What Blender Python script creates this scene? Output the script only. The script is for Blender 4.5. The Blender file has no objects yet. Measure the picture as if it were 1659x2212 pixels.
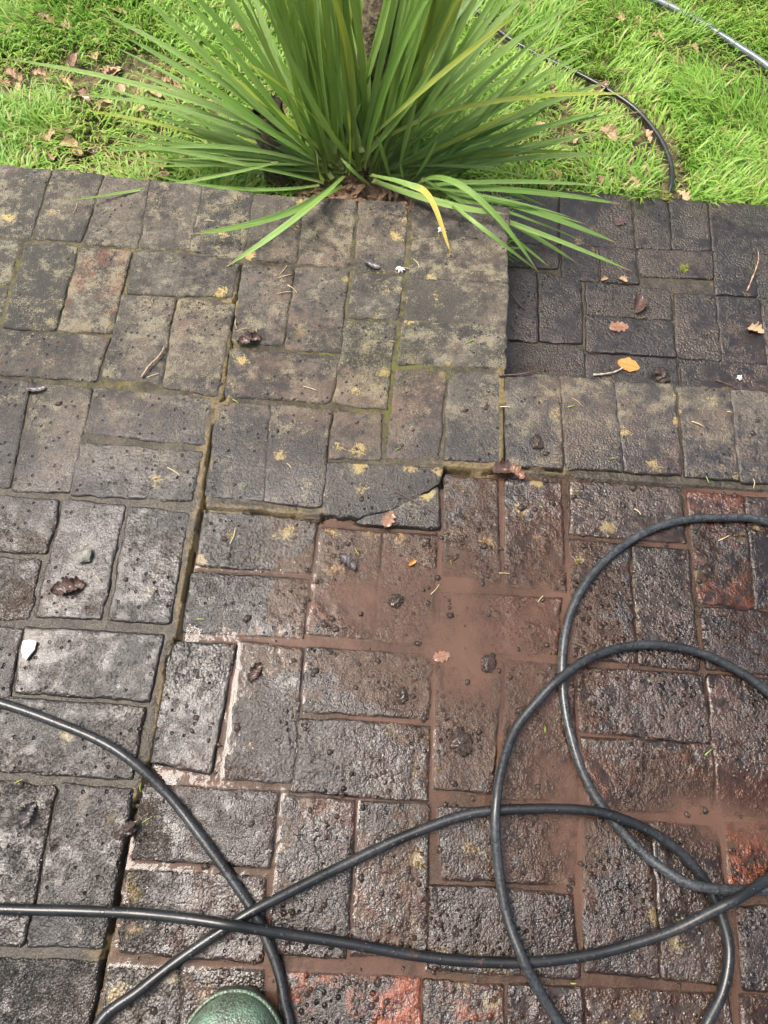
import bpy, bmesh, math, random
import numpy as np
from mathutils import Vector, Matrix

# ---------------------------------------------------------------- camera, sky, sun, exposure
CAM=[[0.33187, -0.48286, 1.18241], [0.99777, 0.0567, 0.03525], [-0.066, 0.91706, 0.39326], [0.01003, 0.39471, -0.91875]]
scene = bpy.context.scene
coll = scene.collection
cam_data = bpy.data.cameras.new('camera')
cam_data.sensor_fit = 'HORIZONTAL'; cam_data.sensor_width = 36.0
cam_data.lens = 36.0 * 1536.0 / 1659.0
cam_data.clip_start = 0.02; cam_data.clip_end = 500
camera = bpy.data.objects.new('camera', cam_data); coll.objects.link(camera)
_p, _x, _u, _f = [Vector(v) for v in CAM]
camera.matrix_world = Matrix(((_x[0], _u[0], -_f[0], _p[0]), (_x[1], _u[1], -_f[1], _p[1]), (_x[2], _u[2], -_f[2], _p[2]), (0, 0, 0, 1)))
scene.camera = camera

SUN_EL, SUN_AZ = math.radians(65), math.radians(-76)      # azimuth from +Y towards +X
world = bpy.data.worlds.new('World'); scene.world = world; world.use_nodes = True
wn = world.node_tree.nodes; wl = world.node_tree.links
sky = wn.new('ShaderNodeTexSky'); sky.sky_type = 'NISHITA'; sky.sun_disc = False
sky.sun_elevation = SUN_EL; sky.sun_rotation = SUN_AZ
sky.air_density = 0.8; sky.dust_density = 9.0; sky.ozone_density = 0.4; sky.altitude = 50
wn['Background'].inputs['Strength'].default_value = 0.105
wl.new(sky.outputs[0], wn['Background'].inputs['Color'])
sun_data = bpy.data.lights.new('sun', 'SUN'); sun_data.energy = 1.5; sun_data.angle = math.radians(27); sun_data.color = (1.0, 0.965, 0.91)
sun = bpy.data.objects.new('sun', sun_data); coll.objects.link(sun)
_d = Vector((math.sin(SUN_AZ) * math.cos(SUN_EL), math.cos(SUN_AZ) * math.cos(SUN_EL), math.sin(SUN_EL)))
sun.rotation_euler = _d.to_track_quat('Z', 'Y').to_euler()
scene.view_settings.view_transform = 'Standard'; scene.view_settings.look = 'None'
scene.view_settings.exposure = 1.5; scene.view_settings.gamma = 1.0
scene.render.engine = 'CYCLES'
scene.cycles.use_denoising = True
scene.cycles.use_adaptive_sampling = True; scene.cycles.adaptive_threshold = 0.02
scene.cycles.max_bounces = 4; scene.cycles.diffuse_bounces = 2; scene.cycles.glossy_bounces = 2; scene.cycles.transmission_bounces = 2; scene.cycles.transparent_max_bounces = 6
scene.cycles.sample_clamp_indirect = 4.0

# ---------------------------------------------------------------- measured outlines, millimetres in the patio's own grid
BRICKS=[[-555,803,-447,797,-442,603,-543,603],[-436,803,-329,797,-335,605,-430,604],[-321,795,-225,788,-213,601,-322,600],[-217,789,-105,782,-107,605,-204,599],[-98,783,9,772,9,587,-99,602],[17,769,122,772,124,587,21,588],[130,770,238,773,235,588,134,585],[249,772,353,777,351,579,253,577],[371,789,579,783,575,689,373,684],[373,678,575,684,572,574,370,569],[371,561,574,567,571,462,364,456],[363,451,570,458,567,359,358,351],[355,332,448,337,440,142,347,140],[458,338,557,340,554,146,456,143],[572,340,675,343,674,143,571,140],[683,341,786,340,788,146,685,142],[793,338,903,341,897,145,794,144],[919,340,1018,339,1007,141,910,142],[1026,338,1125,334,1110,139,1014,139],[457,112,551,108,556,-87,456,-85],[571,111,670,111,672,-99,567,-90],[694,115,897,118,896,11,687,12],[913,110,1015,108,1003,-105,910,-101],[1024,107,1120,107,1106,-106,1011,-106],[687,-1,789,-5,786,-216,682,-213],[799,-7,900,-9,891,-221,794,-217],[912,-114,1117,-114,1114,-224,909,-217],[458,-117,663,-114,653,-210,450,-213],[-669,586,-461,590,-454,481,-662,474],[-660,459,-452,466,-447,368,-655,365],[-443,587,-338,586,-334,376,-432,372],[-325,582,-225,583,-224,378,-323,375],[-212,589,5,580,3,487,-208,481],[-215,469,-113,470,-105,267,-216,274],[-101,470,9,464,8,247,-95,260],[-448,362,-225,361,-231,264,-446,264],[19,569,119,568,121,375,23,379],[131,569,236,574,235,367,131,368],[22,354,237,352,225,251,28,249],[251,567,351,567,347,458,252,456],[244,440,343,443,335,244,238,250],[15,231,111,230,124,33,21,37],[119,230,229,229,229,30,130,32],[240,225,327,229,330,135,240,131],[-462,250,-354,246,-332,28,-428,30],[-340,241,-233,242,-224,27,-323,23],[-223,243,3,237,1,139,-222,149],[-227,124,-3,119,-4,24,-218,22],[-447,7,-239,5,-240,-92,-448,-94],[-454,-111,-246,-110,-239,-210,-447,-214],[-229,6,-121,2,-121,-202,-225,-203],[-109,3,-4,-3,-6,-202,-103,-201],[21,8,224,-3,220,-93,25,-93],[20,-111,220,-110,220,-209,19,-212],[237,-11,341,-13,336,-204,229,-201],[349,-13,441,-10,440,-205,344,-206],[-454,-233,-246,-232,-239,-340,-447,-342],[-240,-228,-13,-227,-16,-328,-227,-328],[-242,-343,-22,-344,-20,-447,-239,-446],[-461,-347,-253,-343,-253,-445,-461,-446],[-223,-467,-134,-471,-129,-674,-221,-676],[-121,-465,-16,-469,-18,-672,-119,-675],[-228,-699,-20,-695,-18,-795,-226,-799],[6,-236,109,-233,98,-433,2,-420],[120,-226,221,-232,229,-441,123,-437],[232,-229,441,-227,436,-329,235,-329],[233,-345,439,-345,437,-452,232,-450],[450,-234,559,-231,541,-436,453,-434],[569,-229,676,-231,678,-441,557,-444],[687,-235,896,-233,898,-339,688,-333],[688,-346,897,-346,893,-446,694,-451],[909,-232,1016,-235,1007,-449,902,-447],[1026,-236,1122,-236,1112,-450,1016,-450],[2,-459,205,-459,206,-558,5,-557],[-1,-579,200,-576,208,-680,6,-677],[217,-460,325,-464,328,-667,223,-668],[339,-463,441,-462,444,-654,338,-666],[-2,-702,95,-699,126,-902,11,-907],[103,-700,211,-694,239,-897,131,-903],[236,-694,435,-693,441,-793,253,-793],[446,-695,553,-694,556,-899,449,-900],[566,-693,668,-692,665,-897,561,-898],[678,-692,880,-690,874,-790,676,-792],[460,-466,677,-462,663,-558,471,-559],[451,-573,659,-574,666,-676,451,-676],[684,-465,783,-466,781,-670,678,-668],[792,-466,894,-468,885,-673,791,-671],[908,-459,1122,-456,1112,-545,904,-545],[913,-576,1118,-575,1110,-676,905,-679],[900,-690,996,-691,977,-895,882,-894]]
STEP_BRICKS=[[531,1009,736,1012,731,835,529,839],[748,1013,925,1014,922,845,742,839],[937,1014,1020,1014,1013,849,931,845],[1030,1013,1122,1012,1111,854,1021,849],[1132,1012,1299,1010,1289,855,1121,854],[532,830,730,829,730,762,530,758],[744,832,822,834,826,733,742,731],[838,835,922,836,922,733,837,731],[935,837,1113,845,1107,763,936,759],[1123,848,1214,847,1207,719,1112,718],[1222,846,1313,843,1308,717,1215,716],[599,742,675,743,672,542,590,545],[684,740,780,724,777,548,682,543],[797,722,993,714,993,632,795,630],[794,622,993,622,990,526,790,526],[1009,709,1103,710,1092,524,999,526],[1111,707,1209,708,1199,524,1102,523],[1218,706,1312,707,1304,524,1209,522],[565,530,778,535,778,453,555,447],[788,515,991,516,989,433,782,432],[1003,515,1220,517,1219,433,1002,433]]
SPLIT_UP=[[[232,116],[448,121]],[[237,15],[248,14],[258,18],[271,14],[289,16],[299,13],[311,16],[320,23],[329,25],[341,28],[354,32],[362,41],[372,45],[378,50],[387,54],[399,61],[411,68],[421,73],[430,82],[439,89]]]
SPLIT_LOW=[[[299,7],[311,11],[320,17],[329,19],[342,22],[354,26],[363,36],[372,39],[378,44],[387,49],[399,56],[412,62],[421,67],[430,76],[439,83]],[[298,5],[371,5],[445,5]]]
CRACKS=[[[14,568],[17,507],[11,459],[22,356],[21,318],[25,246],[16,223],[14,125],[18,30],[18,5],[14,-64],[14,-148],[16,-228],[7,-234],[2,-302],[3,-385],[2,-423],[-3,-470],[-11,-499],[-13,-593],[-10,-623],[-13,-689],[-16,-764],[-17,-827]],[[21,10],[113,9],[226,1],[233,5],[237,15],[268,17],[299,13],[329,25],[353,32],[378,49],[411,67],[439,89],[453,88],[455,116],[461,120],[522,118],[570,134],[673,134]],[[570,342],[568,238],[568,142]]]
HOSE=[[-335,-335,0],[-243,-351,0],[-150,-374,0],[-76,-397,0],[-16,-427,0],[45,-472,0],[107,-531,0],[155,-578,0],[191,-617,0],[218,-657,0],[236,-689,0],[249,-727,0],[257,-763,0],[231,-855,0],[127,-884,0],[31,-848,30],[-2,-768,20],[49,-720,30],[106,-675,50],[153,-642,70],[193,-615,100],[252,-584,70],[329,-545,30],[410,-505,30],[492,-473,50],[543,-462,70],[618,-455,90],[676,-454,100],[717,-459,100],[773,-476,80],[822,-503,40],[861,-543,0],[878,-584,0],[885,-628,0],[872,-674,0],[847,-713,0],[794,-779,0],[723,-798,0],[668,-770,0],[624,-721,30],[592,-675,80],[579,-653,100],[560,-608,80],[547,-550,100],[540,-494,160],[541,-453,180],[551,-403,130],[575,-342,60],[617,-289,80],[649,-257,100],[704,-218,60],[770,-193,20],[835,-187,0],[904,-198,0],[956,-223,0],[997,-252,0],[1084,-328,0],[1133,-415,0],[1116,-494,0],[1027,-540,20],[939,-549,60],[895,-551,90],[860,-551,100],[819,-543,70],[773,-513,20],[735,-476,0],[708,-443,0],[682,-394,0],[665,-332,0],[657,-273,0],[659,-212,0],[673,-148,0],[705,-86,0],[751,-33,0],[813,15,0],[884,46,0],[962,58,0],[1046,57,0],[1198,7,0],[1276,-124,0],[1277,-280,0],[1187,-432,0],[1055,-491,50],[951,-532,120],[893,-560,200],[852,-581,160],[794,-611,80],[722,-636,20],[648,-653,0],[578,-661,0],[496,-663,0],[417,-659,10],[337,-651,40],[258,-643,80],[196,-636,150],[155,-632,190],[101,-629,140],[32,-628,60],[-36,-629,10],[-102,-631,0],[-167,-633,0],[-265,-637,0]]
LAWN_HOSE=[[386,1886],[487,1764],[534,1709],[622,1606],[715,1540],[793,1495],[881,1431],[966,1352],[1021,1253],[1045,1160],[1044,1093],[1028,1026],[1006,976]]
LAWN_PIPE=[[949,1893],[1096,1814],[1224,1723],[1308,1639],[1372,1569],[1495,1409]]
LEAVES=[[[189,950,-84],[-118,970,57],[-560,1000,110],24,0],[[165,950,-104],[-118,980,14],[-447,1000,32],22,0],[[152,970,-116],[-155,1000,-47],[-433,1000,-3],20,1],[[149,940,-106],[-106,950,-66],[-414,970,-77],22,0],[[150,930,-101],[-90,930,-54],[-361,950,-36],16,0],[[189,950,-61],[-48,930,-65],[-368,930,-100],15,0],[[45,920,-41],[-131,820,-20],[-396,674,30],14,0],[[143,900,-81],[-39,860,-72],[-241,860,-49],14,0],[[200,837,0],[102,671,50],[-104,631,12],23,0],[[209,845,0],[125,650,60],[-16,550,12],25,0],[[205,835,-20],[136,716,35],[69,691,20],20,0],[[183,940,-88],[-72,995,93],[-325,1050,191],24,0],[[188,940,-111],[-65,970,76],[-270,1000,179],26,0],[[171,940,-87],[-52,995,99],[-228,1050,242],26,0],[[146,940,-100],[-15,1020,103],[-192,1100,251],24,0],[[165,940,-114],[-133,995,-15],[-410,1050,33],18,0],[[156,940,-68],[-75,995,19],[-303,1050,69],20,0],[[158,940,-83],[-9,945,135],[-166,950,297],28,0],[[193,940,-71],[19,970,153],[-121,1000,296],30,0],[[182,940,-104],[29,1020,117],[-94,1100,284],26,0],[[140,940,-70],[-121,950,-46],[-398,960,-86],14,0],[[154,940,-82],[-96,945,-76],[-348,950,-93],12,0],[[161,940,-84],[-40,940,-57],[-300,940,-90],12,0],[[184,940,-84],[-60,995,-10],[-305,1050,6],20,0],[[152,940,-101],[-62,980,-64],[-287,1020,-30],16,0],[[164,940,-103],[-104,970,-65],[-363,1000,-39],18,0],[[157,940,-74],[-32,960,-63],[-248,980,-77],14,0],[[198,940,-65],[-95,960,-55],[-407,980,-52],16,0],[[230,930,-54],[120,860,158],[13,840,257],24,1],[[235,930,-47],[157,860,135],[63,850,380],26,0],[[215,900,-46],[221,870,65],[217,860,158],26,1],[[329,930,-52],[344,900,74],[361,900,183],20,0],[[266,880,-53],[231,840,16],[199,860,35],18,0],[[314,900,-60],[296,880,27],[279,880,79],16,0],[[348,900,-64],[338,880,-14],[333,880,17],14,0],[[154,900,-67],[147,880,-26],[144,880,32],14,0],[[373,920,-52],[395,900,18],[411,900,67],14,0],[[239,950,-44],[449,920,128],[820,900,205],20,1],[[263,930,-77],[527,970,20],[873,1000,95],22,0],[[263,930,-77],[552,980,59],[780,1020,144],24,0],[[274,930,-81],[546,970,-29],[788,1020,19],20,0],[[263,930,-57],[476,930,210],[667,950,350],26,0],[[263,930,-57],[460,950,185],[609,950,374],28,0],[[230,930,-41],[356,880,187],[423,850,397],24,0],[[260,950,14],[382,850,231],[532,850,381],20,1],[[267,853,0],[351,766,60],[402,728,60],[455,629,6],24,2],[[272,859,-20],[434,750,30],[574,752,12],26,0],[[374,880,-43],[482,773,50],[658,660,-60],22,0],[[437,796,0],[522,659,50],[671,697,-100],18,0],[[374,870,-44],[606,843,-5],[853,862,-40],22,0],[[374,870,-54],[571,823,-25],[786,832,-80],20,0],[[427,870,-36],[633,813,-30],[858,791,-90],22,0],[[357,870,-56],[616,777,-45],[897,737,-120],20,0],[[395,870,-27],[576,797,-45],[773,747,-120],20,0],[[339,870,-39],[536,824,-10],[743,818,-50],12,0],[[334,870,-47],[562,855,5],[803,893,-20],18,0],[[384,870,-15],[539,800,-50],[707,739,-130],16,0],[[407,870,-46],[553,848,-10],[713,876,-50],14,0],[[381,870,-46],[569,814,-35],[773,802,-100],12,0],[[408,870,-12],[540,860,-15],[683,861,-60],16,0],[[388,940,-38],[518,960,-3],[675,980,-14],20,0],[[317,940,-51],[475,935,-30],[648,930,-44],16,0],[[361,940,-81],[543,995,26],[717,1050,85],22,0],[[336,940,-106],[558,985,-13],[749,1030,62],20,0],[[367,940,-61],[546,1020,56],[757,1100,135],20,0],[[288,940,-61],[450,970,131],[590,1000,257],24,0],[[364,940,-50],[522,995,95],[664,1050,202],22,0],[[288,940,-69],[424,970,170],[535,1000,340],26,0],[[312,940,-49],[450,1020,159],[596,1100,287],26,0],[[351,940,-79],[412,995,171],[485,1050,325],26,0],[[275,940,-52],[493,1020,107],[676,1100,238],22,0],[[331,940,-104],[504,995,43],[657,1050,151],24,0],[[394,940,-90],[559,970,-33],[708,1000,10],16,0],[[279,940,-99],[432,945,-46],[623,950,-31],14,0],[[356,940,-56],[494,980,26],[661,1020,51],22,0],[[187,940,-54],[14,995,54],[-123,1050,107],20,1],[[170,940,-59],[-93,1015,30],[-352,1090,102],22,0],[[169,940,-88],[-7,981,-30],[-178,1021,17],16,0],[[199,940,-73],[-62,1026,-144],[-313,1112,-209],22,0],[[200,940,-75],[-93,1009,-104],[-363,1079,-172],15,0],[[167,940,-89],[-73,988,-45],[-295,1036,-32],20,0],[[128,940,-91],[33,990,18],[-79,1040,91],20,1],[[199,940,-100],[82,979,2],[-70,1018,53],20,0],[[186,940,-75],[-79,1005,-35],[-324,1070,-48],20,0],[[152,940,-65],[-58,948,-34],[-273,957,-66],19,0],[[188,940,-59],[80,1003,72],[-54,1067,129],21,0],[[165,940,-110],[-112,1009,-149],[-352,1077,-199],17,0],[[154,940,-67],[33,994,-65],[-146,1049,-79],15,1],[[148,940,-59],[-15,951,38],[-155,961,115],22,0],[[194,940,-75],[-81,938,-78],[-352,937,-75],18,0],[[319,940,-57],[466,935,46],[597,930,136],20,1],[[304,940,-44],[531,987,145],[752,1034,249],20,0],[[314,940,-105],[555,963,-34],[833,986,-14],21,0],[[315,940,-74],[543,996,-64],[813,1052,-60],21,0],[[282,940,-89],[483,1026,-55],[741,1112,-57],15,0],[[394,940,-81],[521,966,94],[612,992,232],20,0],[[323,940,-53],[538,971,-22],[746,1001,-23],22,1],[[382,940,-43],[610,971,41],[803,1003,94],19,0],[[307,940,-61],[498,974,66],[663,1009,151],17,0],[[351,940,-69],[486,947,145],[618,953,296],15,0],[[264,940,-79],[519,1014,64],[737,1087,164],18,0],[[297,940,-78],[557,1009,-46],[837,1079,-20],19,0],[[330,940,-78],[508,993,-46],[651,1046,-21],15,1],[[340,940,-93],[531,964,98],[704,987,233],15,0],[[371,940,-100],[538,969,11],[666,999,103],15,0],[[291,1069,-190],[298,1220,-7],[244,1327,166],27,0],[[212,950,-31],[131,1031,185],[116,1088,369],27,0],[[253,974,-92],[370,963,193],[446,941,409],21,1],[[181,992,-115],[218,1187,169],[315,1322,413],28,1],[[202,1028,-112],[194,1117,77],[209,1216,227],23,1],[[265,926,-40],[131,1090,154],[27,1225,329],30,0],[[232,1025,-132],[287,1217,113],[282,1433,292],29,0],[[228,972,-85],[180,1138,92],[170,1268,263],26,0],[[305,1069,-204],[276,1195,155],[260,1335,401],28,0],[[181,1014,-102],[99,1042,272],[-10,1048,530],24,0],[[212,1103,-208],[245,1244,11],[260,1349,206],27,0],[[237,972,-97],[200,1036,249],[181,1072,501],27,1],[[237,920,-50],[163,998,124],[20,1100,248],30,0],[[165,957,-42],[93,1091,105],[-18,1180,252],28,0],[[264,954,-25],[323,967,343],[356,1001,578],21,0],[[305,949,-65],[346,947,205],[395,918,423],23,1],[[256,938,-57],[208,1038,113],[124,1163,237],28,0],[[175,993,-134],[146,1055,78],[105,1176,211],21,0],[[188,992,-73],[48,1154,162],[-88,1269,368],28,0],[[179,925,-11],[179,1011,139],[139,1104,258],21,0],[[192,999,-117],[84,1089,182],[19,1174,403],23,0],[[246,1062,-179],[207,1200,98],[209,1311,324],25,0],[[271,951,-83],[214,984,161],[194,1013,351],28,0],[[320,969,-37],[398,948,341],[480,980,569],24,0],[[170,985,-101],[68,1004,294],[6,1014,558],28,0],[[188,1066,-187],[241,1111,222],[273,1209,472],23,0],[[209,925,-19],[141,1045,112],[108,1126,250],27,0],[[159,940,-76],[71,976,253],[-51,1070,453],30,0],[[180,999,-139],[121,962,280],[99,944,544],28,0],[[157,973,-70],[124,1110,58],[21,1236,173],22,0],[[143,959,-93],[77,900,177],[17,876,361],24,0],[[183,982,-58],[153,1111,122],[77,1259,259],23,0],[[157,1000,-100],[94,953,249],[23,908,489],28,0],[[128,1001,-101],[97,945,160],[125,911,352],21,0],[[241,1064,-122],[263,1174,206],[248,1301,433],30,1],[[149,981,-112],[142,916,190],[98,873,398],21,0],[[235,968,-68],[45,1102,66],[-113,1188,211],24,0],[[199,938,-74],[209,1087,52],[150,1189,187],30,0],[[231,949,-53],[336,1098,244],[445,1210,477],22,0],[[278,1052,-172],[274,1123,81],[228,1197,273],30,0],[[196,963,-63],[117,963,229],[28,952,445],26,0],[[194,939,-64],[130,1143,154],[4,1329,335],24,0],[[272,957,-46],[312,960,165],[397,955,341],28,0],[[247,1047,-116],[226,1179,160],[261,1349,354],26,0],[[271,921,-52],[407,889,380],[506,901,632],21,0],[[211,922,-44],[129,1150,211],[-9,1319,431],24,0],[[287,961,-71],[331,1082,237],[431,1201,464],21,0],[[190,1053,-195],[216,1250,-49],[279,1441,87],27,0],[[219,922,1],[216,920,215],[173,863,412],29,1],[[263,929,-84],[381,903,293],[482,866,553],28,0],[[196,942,-20],[284,1023,252],[337,1073,466],27,0],[[235,1009,-96],[326,926,280],[431,867,528],24,0],[[218,987,-51],[142,986,248],[110,953,481],28,1],[[292,995,-54],[382,1003,187],[415,956,401],30,0],[[290,933,-43],[364,894,349],[410,875,596],24,0],[[274,1040,-156],[310,1200,63],[290,1354,240],28,0],[[191,987,-135],[103,1027,83],[57,1127,224],24,0],[[194,944,-101],[191,939,226],[166,887,478],21,0],[[178,1109,-227],[208,1202,77],[230,1254,323],30,0],[[154,930,-72],[94,1012,152],[-44,1119,308],29,0],[[177,926,-10],[161,871,335],[178,862,552],23,0],[[197,1073,-128],[211,1142,79],[188,1251,222],24,0],[[210,976,-102],[299,1061,127],[465,1151,310],30,0],[[129,981,-144],[40,952,230],[-30,918,486],22,0],[[169,1016,-89],[93,1090,82],[-3,1211,195],25,0],[[306,967,-110],[334,1049,167],[396,1113,385],25,0],[[153,985,-144],[48,1148,87],[-51,1347,252],28,0],[[186,1060,-204],[178,1160,-7],[186,1252,159],23,0],[[149,946,-110],[117,979,141],[136,956,366],22,0],[[210,925,-28],[130,943,312],[21,999,523],26,0],[[261,926,-64],[336,944,186],[409,1013,348],21,0],[[252,1104,-150],[238,1182,141],[221,1241,366],29,0],[[216,928,-17],[202,932,205],[160,943,373],25,0],[[217,958,-49],[57,1175,140],[-94,1341,322],26,0],[[164,946,-105],[49,1127,17],[-52,1279,146],25,0],[[219,1055,-125],[259,1157,64],[316,1303,197],23,0],[[267,1073,-163],[225,1223,156],[245,1369,394],29,0],[[253,1102,-240],[242,1213,94],[228,1312,341],21,0],[[243,920,2],[161,1118,152],[92,1338,273],27,0],[[291,971,-121],[279,1119,119],[343,1308,291],28,0],[[214,994,-76],[268,966,252],[340,881,515],29,0],[[179,985,-90],[78,1063,181],[32,1176,368],24,0],[[182,1088,-219],[157,1257,94],[194,1379,350],29,0],[[245,937,-23],[211,1110,108],[125,1235,248],28,0],[[268,1012,-102],[302,1210,178],[297,1348,414],24,0],[[140,942,-48],[18,1090,150],[-60,1295,285],21,0],[[258,933,-37],[228,1109,249],[147,1327,441],21,0],[[193,1102,-190],[243,1173,190],[253,1205,466],29,0],[[216,1092,-172],[252,1162,74],[322,1248,260],22,0],[[160,1105,-232],[150,1175,35],[217,1220,259],28,0],[[300,1086,-193],[339,1168,27],[322,1279,184],30,0],[[293,976,-107],[375,944,265],[508,944,508],25,0],[[281,1027,-151],[280,1205,-5],[258,1340,147],21,0],[[306,924,-4],[413,1102,101],[472,1235,222],24,0],[[230,1069,-133],[208,1241,128],[244,1362,357],25,0],[[317,956,-50],[398,1148,61],[555,1344,168],22,0],[[169,1036,-150],[235,1235,86],[240,1431,274],29,0],[[236,1013,-141],[324,1076,178],[454,1182,390],28,0],[[240,924,-46],[198,924,311],[197,913,559],21,1],[[219,963,-36],[198,1052,211],[166,1182,379],26,0],[[285,1020,-155],[333,1068,192],[430,1164,417],25,0],[[270,1020,-152],[365,1017,210],[492,1057,444],29,0],[[275,964,-51],[453,1137,53],[599,1317,146],25,0],[[245,1013,-158],[210,1231,13],[225,1416,184],25,0],[[166,940,-105],[112,941,142],[78,882,366],26,0],[[167,931,-39],[81,903,345],[-13,920,575],22,0],[[254,1049,-110],[272,1162,124],[302,1249,322],28,0],[[289,958,-56],[322,1075,96],[414,1217,214],21,0],[[172,921,-80],[24,1122,28],[-71,1313,140],26,0],[[255,1069,-118],[248,1128,206],[260,1220,424],21,0],[[204,941,-35],[114,1036,264],[38,1177,459],30,0],[[297,1070,-127],[301,1236,102],[253,1367,299],22,0],[[251,1076,-150],[258,1122,186],[255,1184,418],28,0],[[187,994,-91],[77,1086,175],[35,1129,402],23,0],[[270,1072,-137],[249,1255,38],[308,1426,200],25,0],[[192,961,-55],[114,1055,187],[-15,1098,394],21,0],[[215,1053,-172],[242,1232,13],[311,1359,200],24,0],[[224,969,-106],[134,1176,187],[-27,1341,419],23,0],[[221,1016,-112],[188,974,280],[198,977,523],28,0],[[313,1016,-90],[319,961,203],[379,867,447],22,0],[[292,984,-131],[375,940,338],[429,870,638],23,0],[[248,921,-44],[324,885,286],[444,884,503],29,0],[[179,943,-98],[168,946,303],[120,978,549],26,0],[[148,997,-125],[97,1093,120],[24,1237,283],29,0],[[274,1064,-135],[292,1217,-4],[331,1392,102],23,1],[[236,992,-144],[177,1008,126],[170,987,354],21,0],[[315,948,-59],[378,936,325],[403,933,573],29,1],[[287,998,-144],[388,983,250],[478,908,543],22,0],[[204,1025,-117],[224,1165,156],[312,1362,341],30,0],[[238,1036,-178],[236,1171,143],[248,1265,396],28,0],[[316,1014,-146],[368,1044,238],[446,1129,475],27,0],[[185,963,-122],[99,1076,107],[15,1196,282],28,0],[[309,952,-92],[407,1045,187],[485,1097,414],24,1],[[200,1047,-164],[188,1140,102],[207,1191,328],27,0],[[220,954,-27],[169,1029,172],[169,1152,308],24,0],[[161,1047,-138],[255,1106,183],[312,1211,391],21,0],[[218,937,-62],[134,995,221],[109,1023,445],26,0],[[267,970,-88],[420,1005,153],[521,1008,355],23,0],[[268,931,-30],[395,1124,128],[582,1316,272],30,0],[[227,989,-126],[273,1073,237],[356,1134,498],24,0],[[252,1024,-106],[298,1183,182],[291,1369,384],30,0],[[245,986,-95],[235,938,248],[183,877,493],24,0],[[216,1019,-140],[112,1109,60],[-60,1153,241],21,0],[[232,1069,-151],[238,1258,-16],[301,1447,111],22,0],[[289,942,-18],[342,925,369],[355,885,629],25,0],[[289,978,-76],[356,1068,239],[387,1156,462],28,0],[[177,1073,-200],[195,1219,63],[254,1343,280],27,0],[[228,1043,-136],[241,1176,131],[235,1312,332],27,0],[[281,1014,-146],[327,1142,203],[361,1291,439],27,0],[[234,987,-61],[138,1070,101],[-51,1195,206],24,0],[[236,928,-31],[288,974,237],[332,1047,422],27,0],[[254,921,-17],[342,1133,135],[401,1329,276],21,0],[[207,1014,-167],[169,1181,112],[188,1331,335],30,0],[[184,981,-88],[129,1064,74],[140,1123,228],27,0],[[279,1034,-120],[259,1165,143],[264,1240,373],23,0],[[214,1030,-172],[202,1195,104],[199,1417,287],27,0],[[224,1018,-121],[351,991,207],[444,945,451],29,0],[[231,1015,-131],[294,1134,220],[294,1247,465],25,0],[[292,926,-37],[430,1048,137],[537,1116,310],24,0],[[269,984,-107],[204,974,266],[167,939,530],27,0],[[257,989,-104],[202,982,224],[193,914,488],28,0],[[143,1003,-155],[86,1037,255],[54,1011,548],25,0],[[173,1016,-95],[112,1126,154],[80,1265,333],22,0],[[170,993,-103],[90,1094,195],[7,1179,418],22,0],[[281,999,-119],[218,1154,178],[165,1309,397],25,0],[[328,989,-90],[326,1074,180],[378,1158,385],23,0],[[227,938,-56],[302,1120,207],[325,1300,406],21,0],[[202,975,-117],[209,956,182],[204,977,379],22,0],[[214,1102,-180],[184,1273,91],[191,1419,314],23,0],[[292,1027,-102],[314,1180,62],[312,1322,207],21,0],[[305,933,0],[355,1035,226],[369,1166,386],23,0],[[272,998,-92],[375,950,326],[430,938,580],26,0],[[245,1053,-149],[284,1226,49],[270,1433,194],28,0],[[281,921,-68],[320,942,235],[393,1020,426],25,0],[[186,945,-100],[125,1031,239],[19,1130,464],23,0],[[286,1019,-83],[370,1068,153],[445,1101,345],27,0]]
P_DEBRIS=[[56,376],[-335,231],[286,592],[348,585],[429,700],[-182,-154],[-167,-96],[-224,-261],[561,127],[354,11],[286,-71],[401,-65],[456,-228],[123,27],[149,-274],[-161,-509],[-121,309],[628,189],[493,-366],[392,-296],[803,7],[721,239],[-230,-335]]
P_STEP=[[879,490],[949,468],[863,594],[916,663],[836,468],[1218,788],[1186,612],[893,922],[840,734],[885,736],[745,863],[1129,475],[1105,452],[1042,787],[1032,1021]]
P_LAWN=[[-557,1467],[-582,1377],[-472,1370],[-502,1329],[-483,1359],[-728,1305],[-663,1321],[-713,1269],[-621,1225],[-722,1429],[-557,1240],[-531,1234],[-457,1206],[-586,1080],[-545,1110],[-578,1098],[-499,1039],[-553,1017],[-685,1070],[-748,1284],[-311,1321],[-288,1296],[-512,1532],[-395,1649],[-714,1550],[-448,1539],[-535,1019],[-470,1042],[-426,1174],[-442,1510],[958,1740],[857,1793],[1013,1736],[1063,1467],[1202,1278],[1228,1236],[883,1236],[793,1201],[739,1077],[636,1071],[847,1071],[1168,1638],[941,1512],[702,1262],[882,1419],[945,1072],[1279,1113],[1068,1035],[991,1256],[811,1301],[-264,1021],[-270,988],[61,1094],[-698,1542],[-640,1518],[-649,1142],[-441,963],[652,1663],[-208,1608],[-148,1563],[-532,1411],[-429,1281],[-590,1301],[-524,1070],[-620,1027],[-347,1280],[-374,1223],[-509,1615],[-290,1619],[-648,1610],[-792,1501],[1187,1798],[1278,1451],[1062,1667],[738,1395],[778,1140]]
STUMP=[[36, 1000, -103], [29, 1005, -55], [20, 1010, -14], [10, 1020, 16]]
TRUNK=[[247, 1000, -92], [253, 1050, 55], [264, 1080, 183], [273, 1120, 271]]

rng = np.random.default_rng(11)
random.seed(11)
LAWN_Z, STEP_Z, ZW = -0.18, -0.15, -0.0114

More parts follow.
